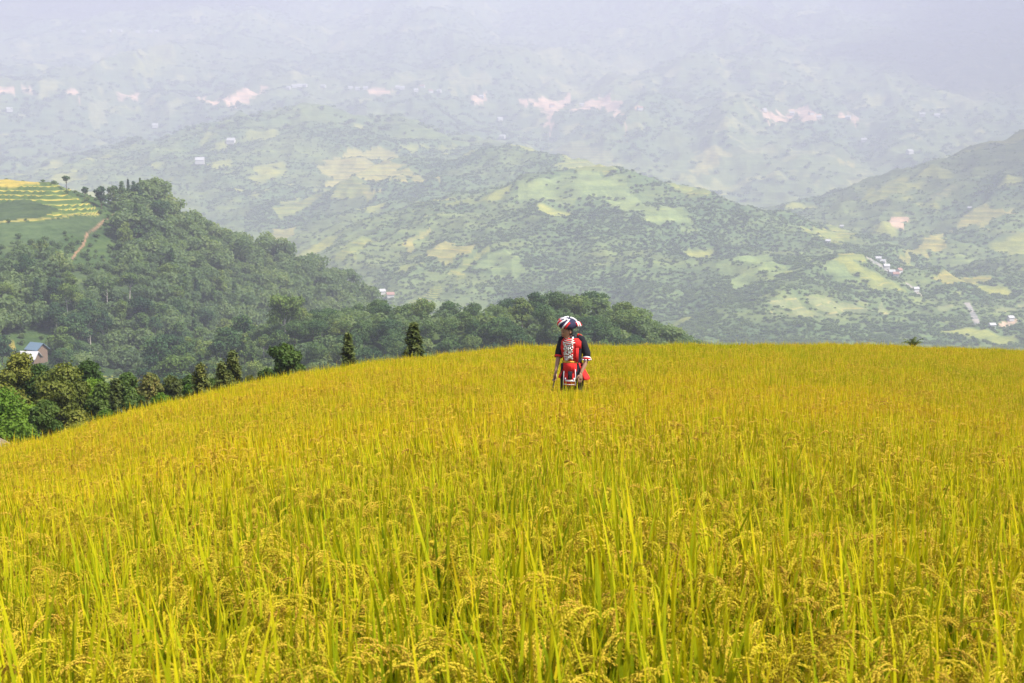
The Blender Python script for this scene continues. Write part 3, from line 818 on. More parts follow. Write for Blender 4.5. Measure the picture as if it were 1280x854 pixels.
def wood(n, y0, y1, smin, smax, p_open, lo, hi, u=.43):
    x, y = fan(n, y0, y1, -u, u)
    if y1 < 900:
        qx, qy = pixel(x, y, gsample(GZ2, x, y)); k_ = np.ones(len(x), bool)
        for c0, c1, d0, d1 in CLEAR: k_ &= ~((qx > c0) & (qx < c1) & (qy > d0 - 3) & (qy < d1 + 28))
        k_ &= ~((qx < 140) & (qy < 335) & (rng.random(len(x)) < .8)) & ~((qx < 138) & (qy < 292))
        x, y = x[k_], y[k_]
    f = gsample(FOREST, x, y)
    pick_ = (rng.random(len(x)) < p_open + (1 - p_open) * f ** 1.5) & visible(x, y, 6) & (np.abs(x / y) < u)
    x, y = x[pick_], y[pick_]
    # keep trees out of the fields
    i, j = gi(x, y); t = terr.reshape(NR, NA)[i.astype(int), j.astype(int)]
    lcg = lc.reshape(NR, NA, 3)[i.astype(int), j.astype(int)]
    k = (t < .5) & (lcg[:, 0] < .16)
    x, y = x[k], y[k]
    addfar(x, y, gsample(GZ2, x, y) - .4, rng.uniform(smin, smax, len(x)), lo, hi)
wood(26000, 130, 860, 1.0, 3.4, .7, 0, 6)
wood(95000, 900, 1700, 2, 4.6, .2, 6, 11)
wood(95000, 1700, 3000, 2.5, 5.6, .18, 6, 11)
wood(50000, 3000, 7800, 8, 18, .15, 6, 11)
pts = np.concatenate(pts); print('far wood', len(pts))
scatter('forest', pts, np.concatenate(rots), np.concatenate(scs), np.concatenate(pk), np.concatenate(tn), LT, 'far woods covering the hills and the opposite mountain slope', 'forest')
# ------------------------------------------------------------------ trees just below the field's edge
def spot(px, ytop, H):
    """first distance beyond the crest where a tree of height H reaches the sight line at ytop"""
    a = ray(px, ytop)
    d = np.arange(26, 170, .5)
    g = gsample(GZ2, a[0] * d / a[1], d)
    k = np.nonzero(a[2] * d / a[1] - g >= H)[0]
    k = k[0] if len(k) else len(d) - 1
    return np.array([a[0] * d[k] / a[1], d[k], g[k]]), float(a[2] * d[k] / a[1] - g[k])
def near_tree(seed, px, ytop, wpx, H, kind, label, name='tree', group=None):
    p, h = spot(px, ytop, H)
    R_ = wpx / 2 / FPX * p[1]
    if kind == 'cone':
        ms = conifer(seed, h, R_ * 1.5, h * .05, 5200, .05 * p[1] / 40, M_CONE, BARK, .7)
    else:
        mat = {'bright': M_BRIGHT, 'olive': M_OLIVE, 'green': M_GREEN, 'rust': M_RUST, 'mix': M_MIX}[kind]
        base = max(h * .25, h - 2.4 * R_)
        n = int(min(16000, 4500 + 110 * wpx))
        ms = broadleaf(seed, h, R_, base, n, .095 * p[1] / 55, mat, BARK, 13, .1, .5, 5, .8)
    tree(name, ms, (p[0], p[1], p[2]), 0, 1, label, group)
    print(name, px, 'd', p[1], 'H', round(h, 1), 'R', round(R_, 2))
near_tree(1, 2, 484, 118, 9, 'bright', 'bright green leafy tree at the left edge of the field, the biggest there', 'broadleaf_tree')
near_tree(2, 78, 455, 96, 10, 'olive', 'brownish olive tree with wide rounded crown right of the bright green tree', 'broadleaf_tree')
near_tree(3, 98, 512, 66, 5, 'olive', 'low yellowish bush in front of the brownish olive tree', 'bush')
near_tree(4, 128, 478, 42, 8, 'green', 'green leafy tree just right of the brownish olive tree', 'broadleaf_tree')
near_tree(5, 143, 470, 30, 6, 'cone', 'small dark conifer rising between leafy green trees at left', 'conifer')
near_tree(6, 186, 467, 42, 9, 'rust', 'leafy tree with rust coloured top behind the field edge at left', 'broadleaf_tree')
near_tree(7, 164, 486, 34, 7, 'green', 'small light green tree under the rust topped tree', 'broadleaf_tree')
near_tree(8, 216, 470, 40, 9, 'rust', 'reddish leafy tree right of the rust topped tree, beside the conifers', 'broadleaf_tree')
near_tree(9, 238, 481, 22, 6, 'bright', 'slim bright yellow green sapling beside the left conifer', 'sapling')
near_tree(10, 250, 454, 30, 2.6, 'cone', 'dark conifer left of the pair of tall conifers', 'conifer')
near_tree(11, 277, 452, 24, 2.6, 'cone', 'shorter conifer of the close pair at the field edge', 'conifer')
near_tree(12, 290, 437, 30, 3, 'cone', 'taller conifer of the close pair at the field edge', 'conifer')
near_tree(13, 357, 430, 48, 6, 'green', 'round leafy tree standing alone at the field edge left of the slim conifer', 'broadleaf_tree')
near_tree(14, 334, 461, 26, 4, 'green', 'low green bush beside the round leafy tree', 'bush')
near_tree(15, 435, 416, 18, 2.2, 'cone', 'slim narrow conifer standing alone at the field edge', 'conifer')
near_tree(16, 517, 403, 28, 2.4, 'cone', 'pointed conifer at the field crest left of the woman', 'conifer')
near_tree(17, 22, 440, 66, 13, 'olive', 'olive green tree high at left edge above the bright green tree', 'broadleaf_tree')
near_tree(18, 108, 450, 60, 13, 'green', 'dull green tree behind the brownish olive tree', 'broadleaf_tree')
near_tree(19, 55, 500, 40, 6, 'green', 'dark green bush between the bright green tree and the olive tree', 'bush')
near_tree(20, 312, 470, 24, 4, 'rust', 'small reddish bush between the tall conifers and the round tree', 'bush')
near_tree(21, 132, 512, 36, 5, 'bright', 'low bright green bush at the field edge right of the yellowish bush', 'bush')
near_tree(22, 200, 492, 30, 5, 'bright', 'light green bush below the reddish trees at the field edge', 'bush')

near_tree(23, 160, 466, 44, 11, 'green', 'mid green leafy tree between the small dark conifer and the rust topped tree', 'broadleaf_tree')
near_tree(24, 236, 470, 40, 9, 'green', 'leafy green tree just left of the dark conifer, behind the bright sapling', 'broadleaf_tree')
near_tree(25, 112, 474, 50, 9, 'bright', 'yellow green leafy tree in front of the dull green tree', 'broadleaf_tree')
near_tree(26, 45, 455, 60, 12, 'green', 'darker green tree left behind the brownish olive tree', 'broadleaf_tree')
near_tree(27, 265, 474, 30, 5, 'green', 'small green bush between the dark conifer and the pair of conifers', 'bush')
# plant with fronds on the crest at right
def frond_plant(px, ytop, label):
    p, h = spot(px, ytop, 1.9)
    g = np.random.default_rng(9)
    mb = MB()
    for i in range(13):
        a = 6.283 * i / 13 + g.normal(0, .2); L = .42 + .22 * g.random(); th = .12 + .45 * g.random()
        q = np.array([0, 0, h - .62]); W = []
        hd = np.array([math.cos(a), math.sin(a), 0]); sd = np.array([-math.sin(a), math.cos(a), 0])
        for k in range(9):
            W.append(q.copy()); q = q + (hd * math.sin(th) + np.array([0, 0, math.cos(th)])) * L / 8; th += .16
        for k in range(8):
            for sg in (-1, 1):
                l = .15 * math.sin(.5 + 2.4 * k / 8)
                t = W[k] + sd * sg * l + (W[k + 1] - W[k]) * 1.3 + np.array([0, 0, -.05])
                mb.add([W[k], W[k + 1], t], [(0, 1, 2)])
    me = mb.mesh('fronds', M_CONE, False); attr(me, 'v', 'FLOAT', np.repeat(g.random(len(me.vertices) // 3), 3))
    t = empty('fern_palm', p); tag(t, label, 'palm')
    link('fronds', me, t)
    tb = MB(); tb.tube([(0, 0, -.2), (.02, 0, h * .4), (0, 0, h - .6)], [.09, .07, .06], 8); tb.build('trunk', BARK, t)
    print('frond', p, h)
frond_plant(1142, 417, 'dark fronded plant poking above the field crest at right')

# lone trees that stand out on the left hill
def hill_tree(px, py, H, R_, ms, label, dmin=380, drop=.3):
    p = hit(px, py, dmin)
    tree('hillside_tree', ms, (p[0], p[1], p[2] - drop), 0, 1, label)
hill_tree(83, 236, 5, 2, broadleaf(90, 5.6, 2.1, 3.4, 300, .5, M_MIX, BARK, 6, .14, .5, 4, .5), 'lone umbrella shaped tree on the skyline above the terraces')
hill_tree(106, 247, 4, 2, broadleaf(91, 4.6, 1.7, 1.6, 300, .5, M_MIX, BARK, 6, .12), 'small rounded tree on the skyline right of the umbrella shaped tree')
hill_tree(127, 262, 9, 3, broadleaf(92, 9.5, 3.0, 2.5, 600, .6, M_MIX, BARK, 8, .15), 'dark tall tree at the upper right corner of the terraces')
hill_tree(142, 262, 9, 3, broadleaf(93, 10, 3.4, 2.5, 700, .6, M_MIX, BARK, 8, .15), 'dark spreading tree on the skyline beside the head of the dirt path')
hill_tree(113, 431, 10, 4, broadleaf(94, 10.5, 4.3, 5.2, 900, .55, M_GREEN, PALEBARK, 8, .2, .5, 6), 'round crowned tree with pale bare trunks right of the white roofed house', 250, .2)

DARK = [conifer(97, 10, 1.6, .8, 1100, .4, M_MIX, BARK), broadleaf(98, 10, 2.6, 2.5, 1500, .36, M_MIX, BARK, 8, .15), broadleaf(99, 10, 3.4, 4.0, 1700, .36, M_MIX, BARK, 8, .15, .6)]
for k, (px, py, H) in enumerate([(153, 256, 10), (161, 254, 10), (168, 253, 9), (176, 252, 10), (184, 253, 8), (228, 271, 9), (247, 281, 9), (256, 287, 8), (275, 300, 9), (299, 309, 10),
                                 (308, 312, 11), (317, 316, 9), (345, 328, 9), (372, 344, 9), (402, 356, 9), (428, 366, 8)]):
    p = hit(px, py, 380); s_ = H / 10 * (.8 if k < 5 else .95)
    ms = DARK[0] if k in (1, 3) else DARK[1 + k % 2]
    tree('hillside_tree', ms, (p[0], p[1], p[2] - .3), k * 1.3, (s_, s_, H / 10), 'dark tree standing out along the skyline of the forested left hill', 'trees along the skyline of the left hill')
# ------------------------------------------------------------------ houses
W_WALL = plain('lime_wall', (.58, .56, .53), .8, .12); W_ROOF = plain('pale_roof', (.48, .47, .46), .5, .1)
B_ROOF = plain('blue_sheet_roof', (.13, .19, .24), .5, .2); D_WALL = plain('board_wall', (.20, .14, .10), .9, .3)
T_ROOF = plain('tile_roof', (.36, .20, .15), .8, .25); THATCH = plain('thatch', (.20, .155, .11), .95, .55, 26.0, bump=1.0)
def house_parts(w, d, h, rise, wall, roofm, over=.5):
    b = MB(); b.box((0, 0, h / 2 - .5), (w / 2, d / 2, h / 2 + .5))
    b.add([(-w / 2, -d / 2 + .01, h), (-w / 2, d / 2 - .01, h), (-w / 2, 0, h + rise * .93), (w / 2, -d / 2 + .01, h), (w / 2, d / 2 - .01, h), (w / 2, 0, h + rise * .93)], [(0, 1, 2), (3, 5, 4)])
    r = MB(); W, D = w / 2 + over, d / 2 + over; z = h - rise * over / (d / 2); t = .18
    V = [(-W, -D, z), (W, -D, z), (W, 0, h + rise), (-W, 0, h + rise), (W, D, z), (-W, D, z)]
    V += [(x_, y_, z_ + t) for x_, y_, z_ in V]
    r.add(V, [(0, 1, 2, 3), (3, 2, 4, 5), (7, 6, 9, 8), (8, 9, 11, 10), (0, 6, 7, 1), (5, 4, 10, 11), (0, 3, 9, 6), (3, 5, 11, 9), (1, 7, 8, 2), (2, 8, 10, 4)])
    return b.mesh('wall', wall, False), r.mesh('roof', roofm, False)
def house(px, py, dmin, w, d, h, rise, rz, wall, roofm, label, group=None, win=True):
    p = hit(px, py, dmin) if dmin > 0 else np.array([*P(px, py, -dmin)[:2], 0])
    if dmin < 0: p[2] = gz(p[0], p[1])
    t = empty('house', (p[0], p[1], p[2] + .3), rz); tag(t, label, 'house', group)
    a, b = house_parts(w, d, h, rise, wall, roofm)
    link('wall', a, t); link('roof', b, t)
    if win:
        for k in range(max(1, int(w // 3))):
            m = MB(); m.box((-w / 2 + 1.5 + 3 * k, -d / 2 - .03, h * .55), (.5, .04, .5)); m.build('window', D_WALL, t, False)
    return t
house(36, 459, 200, 5.0, 3.8, 2.3, 1.5, R(-8), D_WALL, W_ROOF, 'low house with pale sheet roof among trees below the left hill')
house(47, 452, 200, 4.0, 3.6, 3.3, 1.4, R(-30), D_WALL, B_ROOF, 'blue roofed house directly behind the pale roofed house')
# thatched hut at the left edge of the field
hp, hh = spot(-26, 540, 2.6)
t = empty('thatched_hut', (hp[0], hp[1], hp[2]), R(20)); tag(t, 'grey thatched hut roof just showing at the left edge of the field', 'hut')
m = MB(); m.box((0, 0, hh * .25), (1.0, .9, hh * .27)); m.build('wall', D_WALL, t, False)
m = MB(); g = np.random.default_rng(2)
ring = [(1.75, hh * .5), (1.2, hh * .68), (.65, hh * .86), (.12, hh)]
for a_ in range(260):
    q = a_ / 260 * 6.283; c = np.array([math.cos(q), math.sin(q)])
    pts_ = [(*(c * (r_ + g.normal(0, .03))), z_ + g.normal(0, .015)) for r_, z_ in ring]
    m.tube(pts_, [.035, .035, .03, .02], 4)
m.tube([(0, 0, hh * .49), (0, 0, hh * .69), (0, 0, hh * .98)], [1.72, 1.17, .05], 24)
m.build('roof', THATCH, t)
FARH = [(105, 41), (137, 40), (150, 40), (172, 41), (188, 41), (196, 41)]
for px, py in FARH: house(px, py, 2800, 15, 11, 6, 4, rng.normal(0, .3), W_WALL, W_ROOF, 'tiny white house on the high pale strip at upper left', 'houses on the high strip', False)
for px, py in [(360, 112), (368, 110), (374, 109), (381, 109), (404, 110)]: house(px, py, 2800, 16, 11, 6, 4, rng.normal(0, .4), W_WALL, W_ROOF, 'tiny white house by the reddish roadside cutting, left half of the far slope', 'roadside houses at left', False)
for px, py in [(438, 112), (447, 113), (457, 112), (497, 111), (503, 112), (520, 115), (528, 110), (538, 116), (549, 116), (602, 123)]:
    house(px, py, 2800, 14, 10, 6, 4, rng.normal(0, .4), W_WALL, W_ROOF if rng.random() < .7 else T_ROOF, 'tiny house in the roadside row high on the far slope, centre', 'roadside houses at centre', False)
for px, py in [(690, 134), (727, 133), (800, 138), (955, 140), (990, 144), (1014, 144), (1024, 149), (1060, 149)]:
    house(px, py, 2800, 14, 10, 6, 4, rng.normal(0, .4), W_WALL, W_ROOF if rng.random() < .6 else T_ROOF, 'tiny house beside the reddish cuttings high on the far slope, right half', 'roadside houses at right', False)
ONE = [(194, 160, 'single white house on the hazy slope at upper left'), (289, 180, 'white house on the left shoulder of the middle ridge'), (250, 205, 'small pale house in the woods at left of the middle ridge'),
       (625, 152, 'white house on slope right of centre, above the white gabled one'), (628, 174, 'white gabled house just over the wooded middle hill'), (1137, 193, 'bright white house beside pale fields above the right hill'),
       (1153, 146, 'left one of two white houses on the purple slope at upper right'), (1171, 147, 'right one of two white houses on the purple slope at upper right'), (1080, 178, 'pale narrow house on the far slope above the valley mouth'),
       (12, 140, 'white house under the cuttings at the far upper left edge')]
for px, py, lb in ONE: house(px, py, 2300, 16, 12, 7, 5, rng.normal(0, .4), W_WALL, W_ROOF, lb, None, False)
for px, py, lb in [(1035, 304, 'white house by the light field at the valley head'), (1052, 285, 'small house on the light field above the valley head'), (1212, 262, 'white house above the yellow fields on the right hill'), (1263, 401, 'house on the reddish clearing at the lower right'),
                   (1145, 364, 'white house by the river bend in the valley'), (1240, 410, 'low pale house near the river at lower right')]:
    house(px, py, 1100, 5, 4, 2.4, 1.5, rng.normal(0, .4), W_WALL, W_ROOF, lb, None, False)
for px, py in [(1098, 326), (1104, 330), (1115, 343), (1120, 346), (1108, 336), (1124, 341)]:
    house(px, py, 1200, 5.5, 4.5, 2.6, 1.8, rng.normal(0, .5), W_WALL, W_ROOF if rng.random() < .6 else T_ROOF, 'little house of the valley hamlet beside the river', 'valley hamlet houses', False)
for px, py in [(488, 372), (477, 368), (472, 373), (438, 357)]:
    house(px, py, 600, 7, 5, 3, 2, rng.normal(0, .5), W_WALL, W_ROOF if rng.random() < .5 else T_ROOF, 'tiny house at the foot of the left hill', 'houses at the foot of the left hill', False)

# ------------------------------------------------------------------ the woman in the rice
SKIN = plain('skin', (.34, .19, .12), .55, .08, 9); HAIR = plain('hair', (.012, .010, .010), .5, .2)
BLACK = plain('black_cloth', (.012, .012, .018), .9, .3, 30); RED = plain('red_cloth', (.62, .022, .018), .85, .15, 30)
WHITE = plain('white_cloth', (.72, .70, .70), .85, .1, 30); YELL = plain('yellow_band', (.65, .42, .06), .8, .2, 40)
SILV = plain('silver', (.60, .60, .56), .35, .25, 30, metal=.6, spec=.5); NAVY = plain('navy_cloth', (.02, .02, .05), .85, .3, 30)
LIP = plain('lips', (.36, .10, .08), .5, .1); EYE = plain('eye_dark', (.02, .015, .012), .3, .1); STICK = plain('stick_wood', (.07, .05, .035), .8, .3)
pz = PERSON[2]
PERSON[2] = gz(PERSON[0], PERSON[1]) + .01
per = empty('person', PERSON, R(-12)); per.scale = (.94, .94, 1.0); tag(per, 'woman in red and black embroidered dress and turban wading through the rice looking down', 'person')

def skin_graph(verts, edges, radii, root=0, sub=2):
    me = bpy.data.meshes.new('graph'); me.from_pydata(verts, edges, [])
    o = bpy.data.objects.new('graph', me); COL.objects.link(o)
    md = o.modifiers.new('s', 'SKIN'); md.use_smooth_shade = True
    sv = me.skin_vertices[0].data
    for i, r_ in enumerate(radii):
        sv[i].radius = r_ if isinstance(r_, tuple) else (r_, r_); sv[i].use_root = (i == root)
    ss = o.modifiers.new('d', 'SUBSURF'); ss.levels = sub; ss.render_levels = sub
    dg = bpy.context.evaluated_depsgraph_get()
    ev = o.evaluated_get(dg); m2 = ev.to_mesh()
    n = len(m2.vertices); V = np.empty(n * 3, F32); m2.vertices.foreach_get('co', V)
    F = [tuple(p.vertices) for p in m2.polygons]
    ev.to_mesh_clear(); bpy.data.objects.remove(o); bpy.data.meshes.remove(me)
    return V.reshape(-1, 3), F
#        0 pelvis          1 waist          2 chest            3 upper chest      4 neck              5 skull base
bv = [(0, 0, .86), (0, -.005, 1.0), (-.01, -.015, 1.14), (-.015, -.02, 1.27), (-.035, -.035, 1.345), (-.06, -.06, 1.40),
      # 6.. image right arm
      (.145, -.005, 1.30), (.225, .02, 1.10), (.21, -.07, .96), (.165, -.125, .865), (.158, -.138, .83),
      # 11.. image left arm
      (-.165, -.01, 1.29), (-.215, .01, 1.09), (-.228, -.06, .97), (-.238, -.11, .875), (-.243, -.125, .84),
      # 16 legs
      (.085, 0, .80), (.09, -.03, .46), (.095, .02, .10), (.10, -.10, .04), (-.085, 0, .80), (-.095, .0, .46), (-.10, .05, .10), (-.105, -.07, .04)]
be = [(0, 1), (1, 2), (2, 3), (3, 4), (4, 5), (3, 6), (6, 7), (7, 8), (8, 9), (9, 10), (3, 11), (11, 12), (12, 13), (13, 14), (14, 15), (0, 16), (16, 17), (17, 18), (18, 19), (0, 20), (20, 21), (21, 22), (22, 23)]
br = [(.125, .095), (.105, .085), (.115, .09), (.11, .075), .045, .042, .052, .040, .036, .025, .026, .052, .040, .036, .025, .026, .075, .052, .036, .03, .075, .052, .036, .03]
sv_, sf_ = skin_graph(bv, be, br)
bm_ = MB()
q4 = np.array([f for f in sf_ if len(f) == 4]); q3 = np.array([f for f in sf_ if len(f) == 3])
off = bm_.n; bm_.V.append(sv_); bm_.n += len(sv_)
if len(q4): bm_.F4.append(q4 + off)
if len(q3): bm_.F3.append(q3 + off)
# head: face turned down towards the image left
HC = np.array([-.078, -.085, 1.455]); HR = np.array(Euler((R(12), 0, R(-46))).to_matrix())
def face(V, W):
    W = W.copy()
    fr_ = np.clip(-V[:, 1], 0, 1)
    W[:, 0] *= np.where(V[:, 2] < 0, 1 - .30 * V[:, 2] ** 2, 1)               # narrow jaw
    W[:, 1] -= .012 * np.exp(-((V[:, 2] + .82) ** 2) / .03) * fr_              # chin
    W[:, 1] += .010 * np.exp(-((V[:, 2] + .02) ** 2) / .02) * fr_ * np.exp(-((np.abs(V[:, 0]) - .38) ** 2) / .03)   # eye sockets
    W[:, 1] -= .024 * np.exp(-((V[:, 2] + .26) ** 2) / .03) * np.exp(-V[:, 0] ** 2 / .012) * fr_   # nose
    W[:, 1] -= .006 * np.exp(-((V[:, 2] + .55) ** 2) / .006) * np.exp(-V[:, 0] ** 2 / .05) * fr_   # lips
    return W @ HR.T
bm_.ball(HC, (.073, .092, .112), 36, 28, face)
for sx in (-1, 1):
    bm_.ball(HC + HR @ np.array([sx * .073, .012, -.01]), (.012, .022, .032), 10, 8, lambda V, W: W @ HR.T)   # ears
# hands: palm, four fingers and a thumb each
def hand(wrist, dirv, sidev, curl):
    d = np.array(dirv, float); d /= np.linalg.norm(d); s = np.array(sidev, float); s -= d * s.dot(d); s /= np.linalg.norm(s); nrm = np.cross(d, s)
    wrist = np.array(wrist, float)
    bm_.tube([wrist - d * .02, wrist + d * .01, wrist + d * .05, wrist + d * .085], [(.022, .016), (.026, .016), (.036, .016), (.034, .012)], 12, up=nrm)
    for k, L in enumerate((.064, .074, .070, .056)):
        o_ = wrist + d * .075 + s * (.027 - .018 * k); dd = d.copy(); pts_ = [o_ - d * .01]; c = o_
        for j in range(3):
            c = c + dd * L / 3 * (1.15 - .15 * j); pts_.append(c)
            dd = dd * math.cos(curl) + nrm * math.sin(curl) * (1 if curl else 0); dd /= np.linalg.norm(dd)
        bm_.tube(pts_, [.0085, .0085, .0075, .006], 8)
    o_ = wrist + d * .02 + s * .022; dd = d * .62 + s * .62 + nrm * .35; dd /= np.linalg.norm(dd)
    bm_.tube([o_, o_ + dd * .03, o_ + dd * .045 + d * .014, o_ + dd * .05 + d * .034], [.011, .0105, .009, .007], 8)
hand((.158, -.138, .83), (-.10, -.20, -1), (-.8, -.6, 0), .35)
hand((-.243, -.125, .84), (-.10, -.15, -1), (.75, -.65, 0), .75)
body = bm_.build('body', SKIN, per)
# face details and hair
m = MB(); m.ball(HC + HR @ np.array([0, .018, .012]), (.078, .085, .110), 20, 16, lambda V, W: W @ HR.T)
m.tube([HC + np.array([.02, .06, -.04]), HC + np.array([.045, .07, -.11])], [.05, .02], 8); m.ball(HC + np.array([.035, .065, -.03]), (.05, .045, .07), 12, 10); m.build('hair', HAIR, per)
m = MB()
for sx in (-1, 1):
    m.ball(HC + HR @ np.array([sx * .030, -.079, .0]), (.013, .006, .006), 10, 6, lambda V, W: W @ HR.T)
    m.tube([HC + HR @ np.array([sx * .016, -.089, .022]), HC + HR @ np.array([sx * .030, -.088, .027]), HC + HR @ np.array([sx * .046, -.078, .020])], [.003, .004, .002], 6)
m.build('eyes', EYE, per)
m = MB(); m.ball(HC + HR @ np.array([0, -.089, -.060]), (.022, .007, .008), 12, 8, lambda V, W: W @ HR.T); m.build('mouth', LIP, per)

def cloth(name, mat, rings, a0=0, a1=360, seg=28, th=.008, parent=per, wave=0.0):
    """sheet wrapped round the body; angle 0 = front, grows towards image right; rings (z, cx, cy, rx, ry)"""
    full = abs(a1 - a0) >= 360
    n = seg if full else seg + 1
    V = []
    for (z_, cx_, cy_, rx_, ry_) in rings:
        for k in range(n):
            q = R(a0 + (a1 - a0) * k / seg); wv = 1 + wave * math.sin(7 * q + z_ * 9)
            V.append((cx_ + rx_ * wv * math.sin(q), cy_ - ry_ * wv * math.cos(q), z_))
    F = [(i * n + k, i * n + (k + 1) % n, (i + 1) * n + (k + 1) % n, (i + 1) * n + k) for i in range(len(rings) - 1) for k in range(n if full else seg)]
    me = np_mesh(name, V, np.array(F), [mat], True)
    o = link(name, me, parent)
    s = o.modifiers.new('thickness', 'SOLIDIFY'); s.thickness = th; s.offset = 1
    return o
# trousers, then tunic, jacket, sleeves
m = MB()
for sx, cx_ in ((1, 0), (-1, -.01)):
    m.tube([(sx * .07 + cx_, 0, .95), (sx * .085 + cx_, 0, .80), (sx * .095 + cx_, -.01, .46), (sx * .10 + cx_, .03, .13)], [(.10, .115), (.098, .11), (.082, .088), (.075, .08)], 16)
m.build('trousers', BLACK, per)
body_r = [(1.375, -.035, -.02, .062, .062), (1.345, -.015, -.01, .125, .082), (1.30, -.01, -.012, .168, .102), (1.20, -.008, -.016, .168, .122), (1.08, .0, -.012, .150, .118), (.99, .0, -.008, .148, .116), (.94, .0, -.006, .158, .122)]
cloth('jacket', BLACK, body_r, 0, 360, 32)
red_r = [(z_, a_, b_, c_ + .007, d_ + .009) for z_, a_, b_, c_, d_ in body_r]
cloth('front_panel', RED, red_r[1:6], -62, 30, 14, .006)
cloth('side_band', RED, [(z_, a_, b_, c_ + .005, d_ + .006) for z_, a_, b_, c_, d_ in red_r[1:4]], 22, 62, 8, .006)
cloth('side_band', RED, [(z_, a_, b_, c_ + .005, d_ + .006) for z_, a_, b_, c_, d_ in red_r[1:5]], -92, -44, 8, .006)
cloth('hanging_ribbon', RED, [(1.21, 0, -.012, .186, .146), (1.12, .0, -.012, .180, .146), (1.0, .0, -.01, .172, .142)], 24, 40, 4, .008)
for sx, sh, el, cu in ((1, (.135, -.005, 1.325), (.222, .018, 1.115), (.224, -.012, 1.045)), (-1, (-.155, -.01, 1.315), (-.213, .008, 1.115), (-.217, -.012, 1.065))):
    sh, el, cu = map(np.array, (sh, el, cu))
    m = MB(); m.tube([sh + np.array([-sx * .05, 0, .02]), sh, (sh + el) / 2, el, cu], [.055, .065, .066, .064, .060], 16); sl_ = m.build('sleeve', BLACK, per)
    c2 = cu + (cu - el) * .35
    m = MB(); m.tube([cu - (cu - el) * .2, cu + (cu - el) * .05], [.066, .065], 16, False); m.build('cuff_stripe', WHITE if sx > 0 else RED, sl_)
    m = MB(); m.tube([cu + (cu - el) * .02, c2], [.067, .064], 16, False); o_ = m.build('cuff', RED if sx > 0 else RED, sl_); o_.modifiers.new('thickness', 'SOLIDIFY').thickness = .006
    if sx > 0:
        m = MB()
        for k in range(8):
            q = 6.283 * k / 8; m.box(c2 + np.array([.066 * math.cos(q), .066 * math.sin(q), .012]), (.012, .012, .008), (0, 0, q))
        m.build('cuff_trim', WHITE, sl_)
m = MB(); m.tube([(.07, .045, 1.375), (.125, .03, 1.352), (.175, .01, 1.31)], [.03, .034, .026], 10, squash=None); m.build('shoulder_patch', RED, per)
m = MB(); m.tube([(-.10, .0, 1.365), (-.15, -.01, 1.345), (-.185, -.015, 1.305)], [.022, .03, .024], 10); m.build('shoulder_patch', RED, per)
skirt = lambda f: [(.985, 0, -.006, .152, .122), (.93, .005, -.004, .172, .135), (.85, .012, 0, .20, .155), (.77, .020, .005, .245, .18), (f, .022, .005, .255, .185)]
cloth('tunic_tail', RED, skirt(.735), 46, 180, 16, .008, wave=.03)
cloth('tunic_tail', RED, [(z_, a_ - .02, b_, c_ - .03, d_) for z_, a_, b_, c_, d_ in skirt(.75)], -180, -52, 16, .008, wave=.03)
cloth('belt', YELL, [(1.015, 0, -.012, .160, .130), (.985, 0, -.01, .162, .131)], -70, 40, 14, .006)
ap = [(.985, 0, -.01, .158, .132), (.90, -.005, -.01, .172, .150), (.78, -.005, -.01, .182, .168), (.655, -.005, -.012, .186, .178)]
apron = cloth('apron', RED, ap, -36, 34, 14, .006)
off_ = lambda e, z0_, z1_: [(z0_, -.005, -.01, .176 + e, .155 + e), ((z0_ + z1_) / 2, -.005, -.01, .182 + e, .166 + e), (z1_, -.005, -.011, .186 + e, .174 + e)]
cloth('apron_panel', BLACK, off_(.008, .87, .755), -10, 10, 6, .003, apron)
cloth('apron_panel', BLACK, off_(.008, .87, .70), 27, 34, 3, .003, apron)
cloth('apron_stripe', WHITE, off_(.012, .75, .725), -24, 22, 10, .003, apron)
cloth('apron_stripe', WHITE, off_(.012, .775, .75), -26, -20, 3, .003, apron)
cloth('apron_stripe', WHITE, off_(.012, .775, .75), 17, 23, 3, .003, apron)
cloth('apron_stripe', WHITE, off_(.010, .87, .66), -36, -32, 2, .003, apron)
cloth('apron_stripe', WHITE, off_(.010, .90, .66), 24, 27, 2, .003, apron)
cloth('apron_stripe', WHITE, off_(.010, .69, .675), -32, 24, 10, .003, apron)
# red fringe of tassels under the belt
fr_o = MB()
for k in range(26):
    q = R(-42 + 60 * k / 25)
    px_, py_ = .172 * math.sin(q), -.01 - .155 * math.cos(q)
    fr_o.tube([(px_ * .96, py_ * .95, .985), (px_ * .98, py_ * .98, .93), (px_ * 1.0, py_ * 1.0, .868 - .012 * (k % 3))], [.006, .010, .009], 6)
fr_o.build('fringe', RED, per)
# silver breast ornament: rows of plates and pendants, and the collar
m = MB(); g = np.random.default_rng(8)
def on_chest(q, z_, e):
    rx_, ry_ = np.interp(z_, [.99, 1.08, 1.2, 1.30], [.155, .157, .175, .175]), np.interp(z_, [.99, 1.08, 1.2, 1.3], [.125, .127, .131, .111])
    return np.array([-.01 + (rx_ + e) * math.sin(q), -.012 - (ry_ + e) * math.cos(q), z_])
for r_, z_ in enumerate(np.linspace(1.275, 1.08, 9)):
    for q in (-30, -20, -10, 0, 9):
        if (r_ + int(q)) % 5 == 0 and r_ > 5: continue
        c_ = on_chest(R(q + g.normal(0, 1.5)), z_ + g.normal(0, .004), .016); k_ = g.random()
        if k_ < .6: m.box(c_, (.010 + .007 * g.random(), .005, .008 + .005 * g.random()), (g.normal(0, .15), g.normal(0, .3), R(q) * .9))
        else: m.ball(c_, (.016, .007, .015), 8, 6)
for k in range(14):
    q = R(-30 + 3.2 * k); a_ = on_chest(q, 1.075 - .02 * math.sin(k * .5), .018); m.tube([a_, a_ + np.array([0, -.004, -.045])], [.003, .0055], 6)
m.build('breast_ornament', SILV, per)
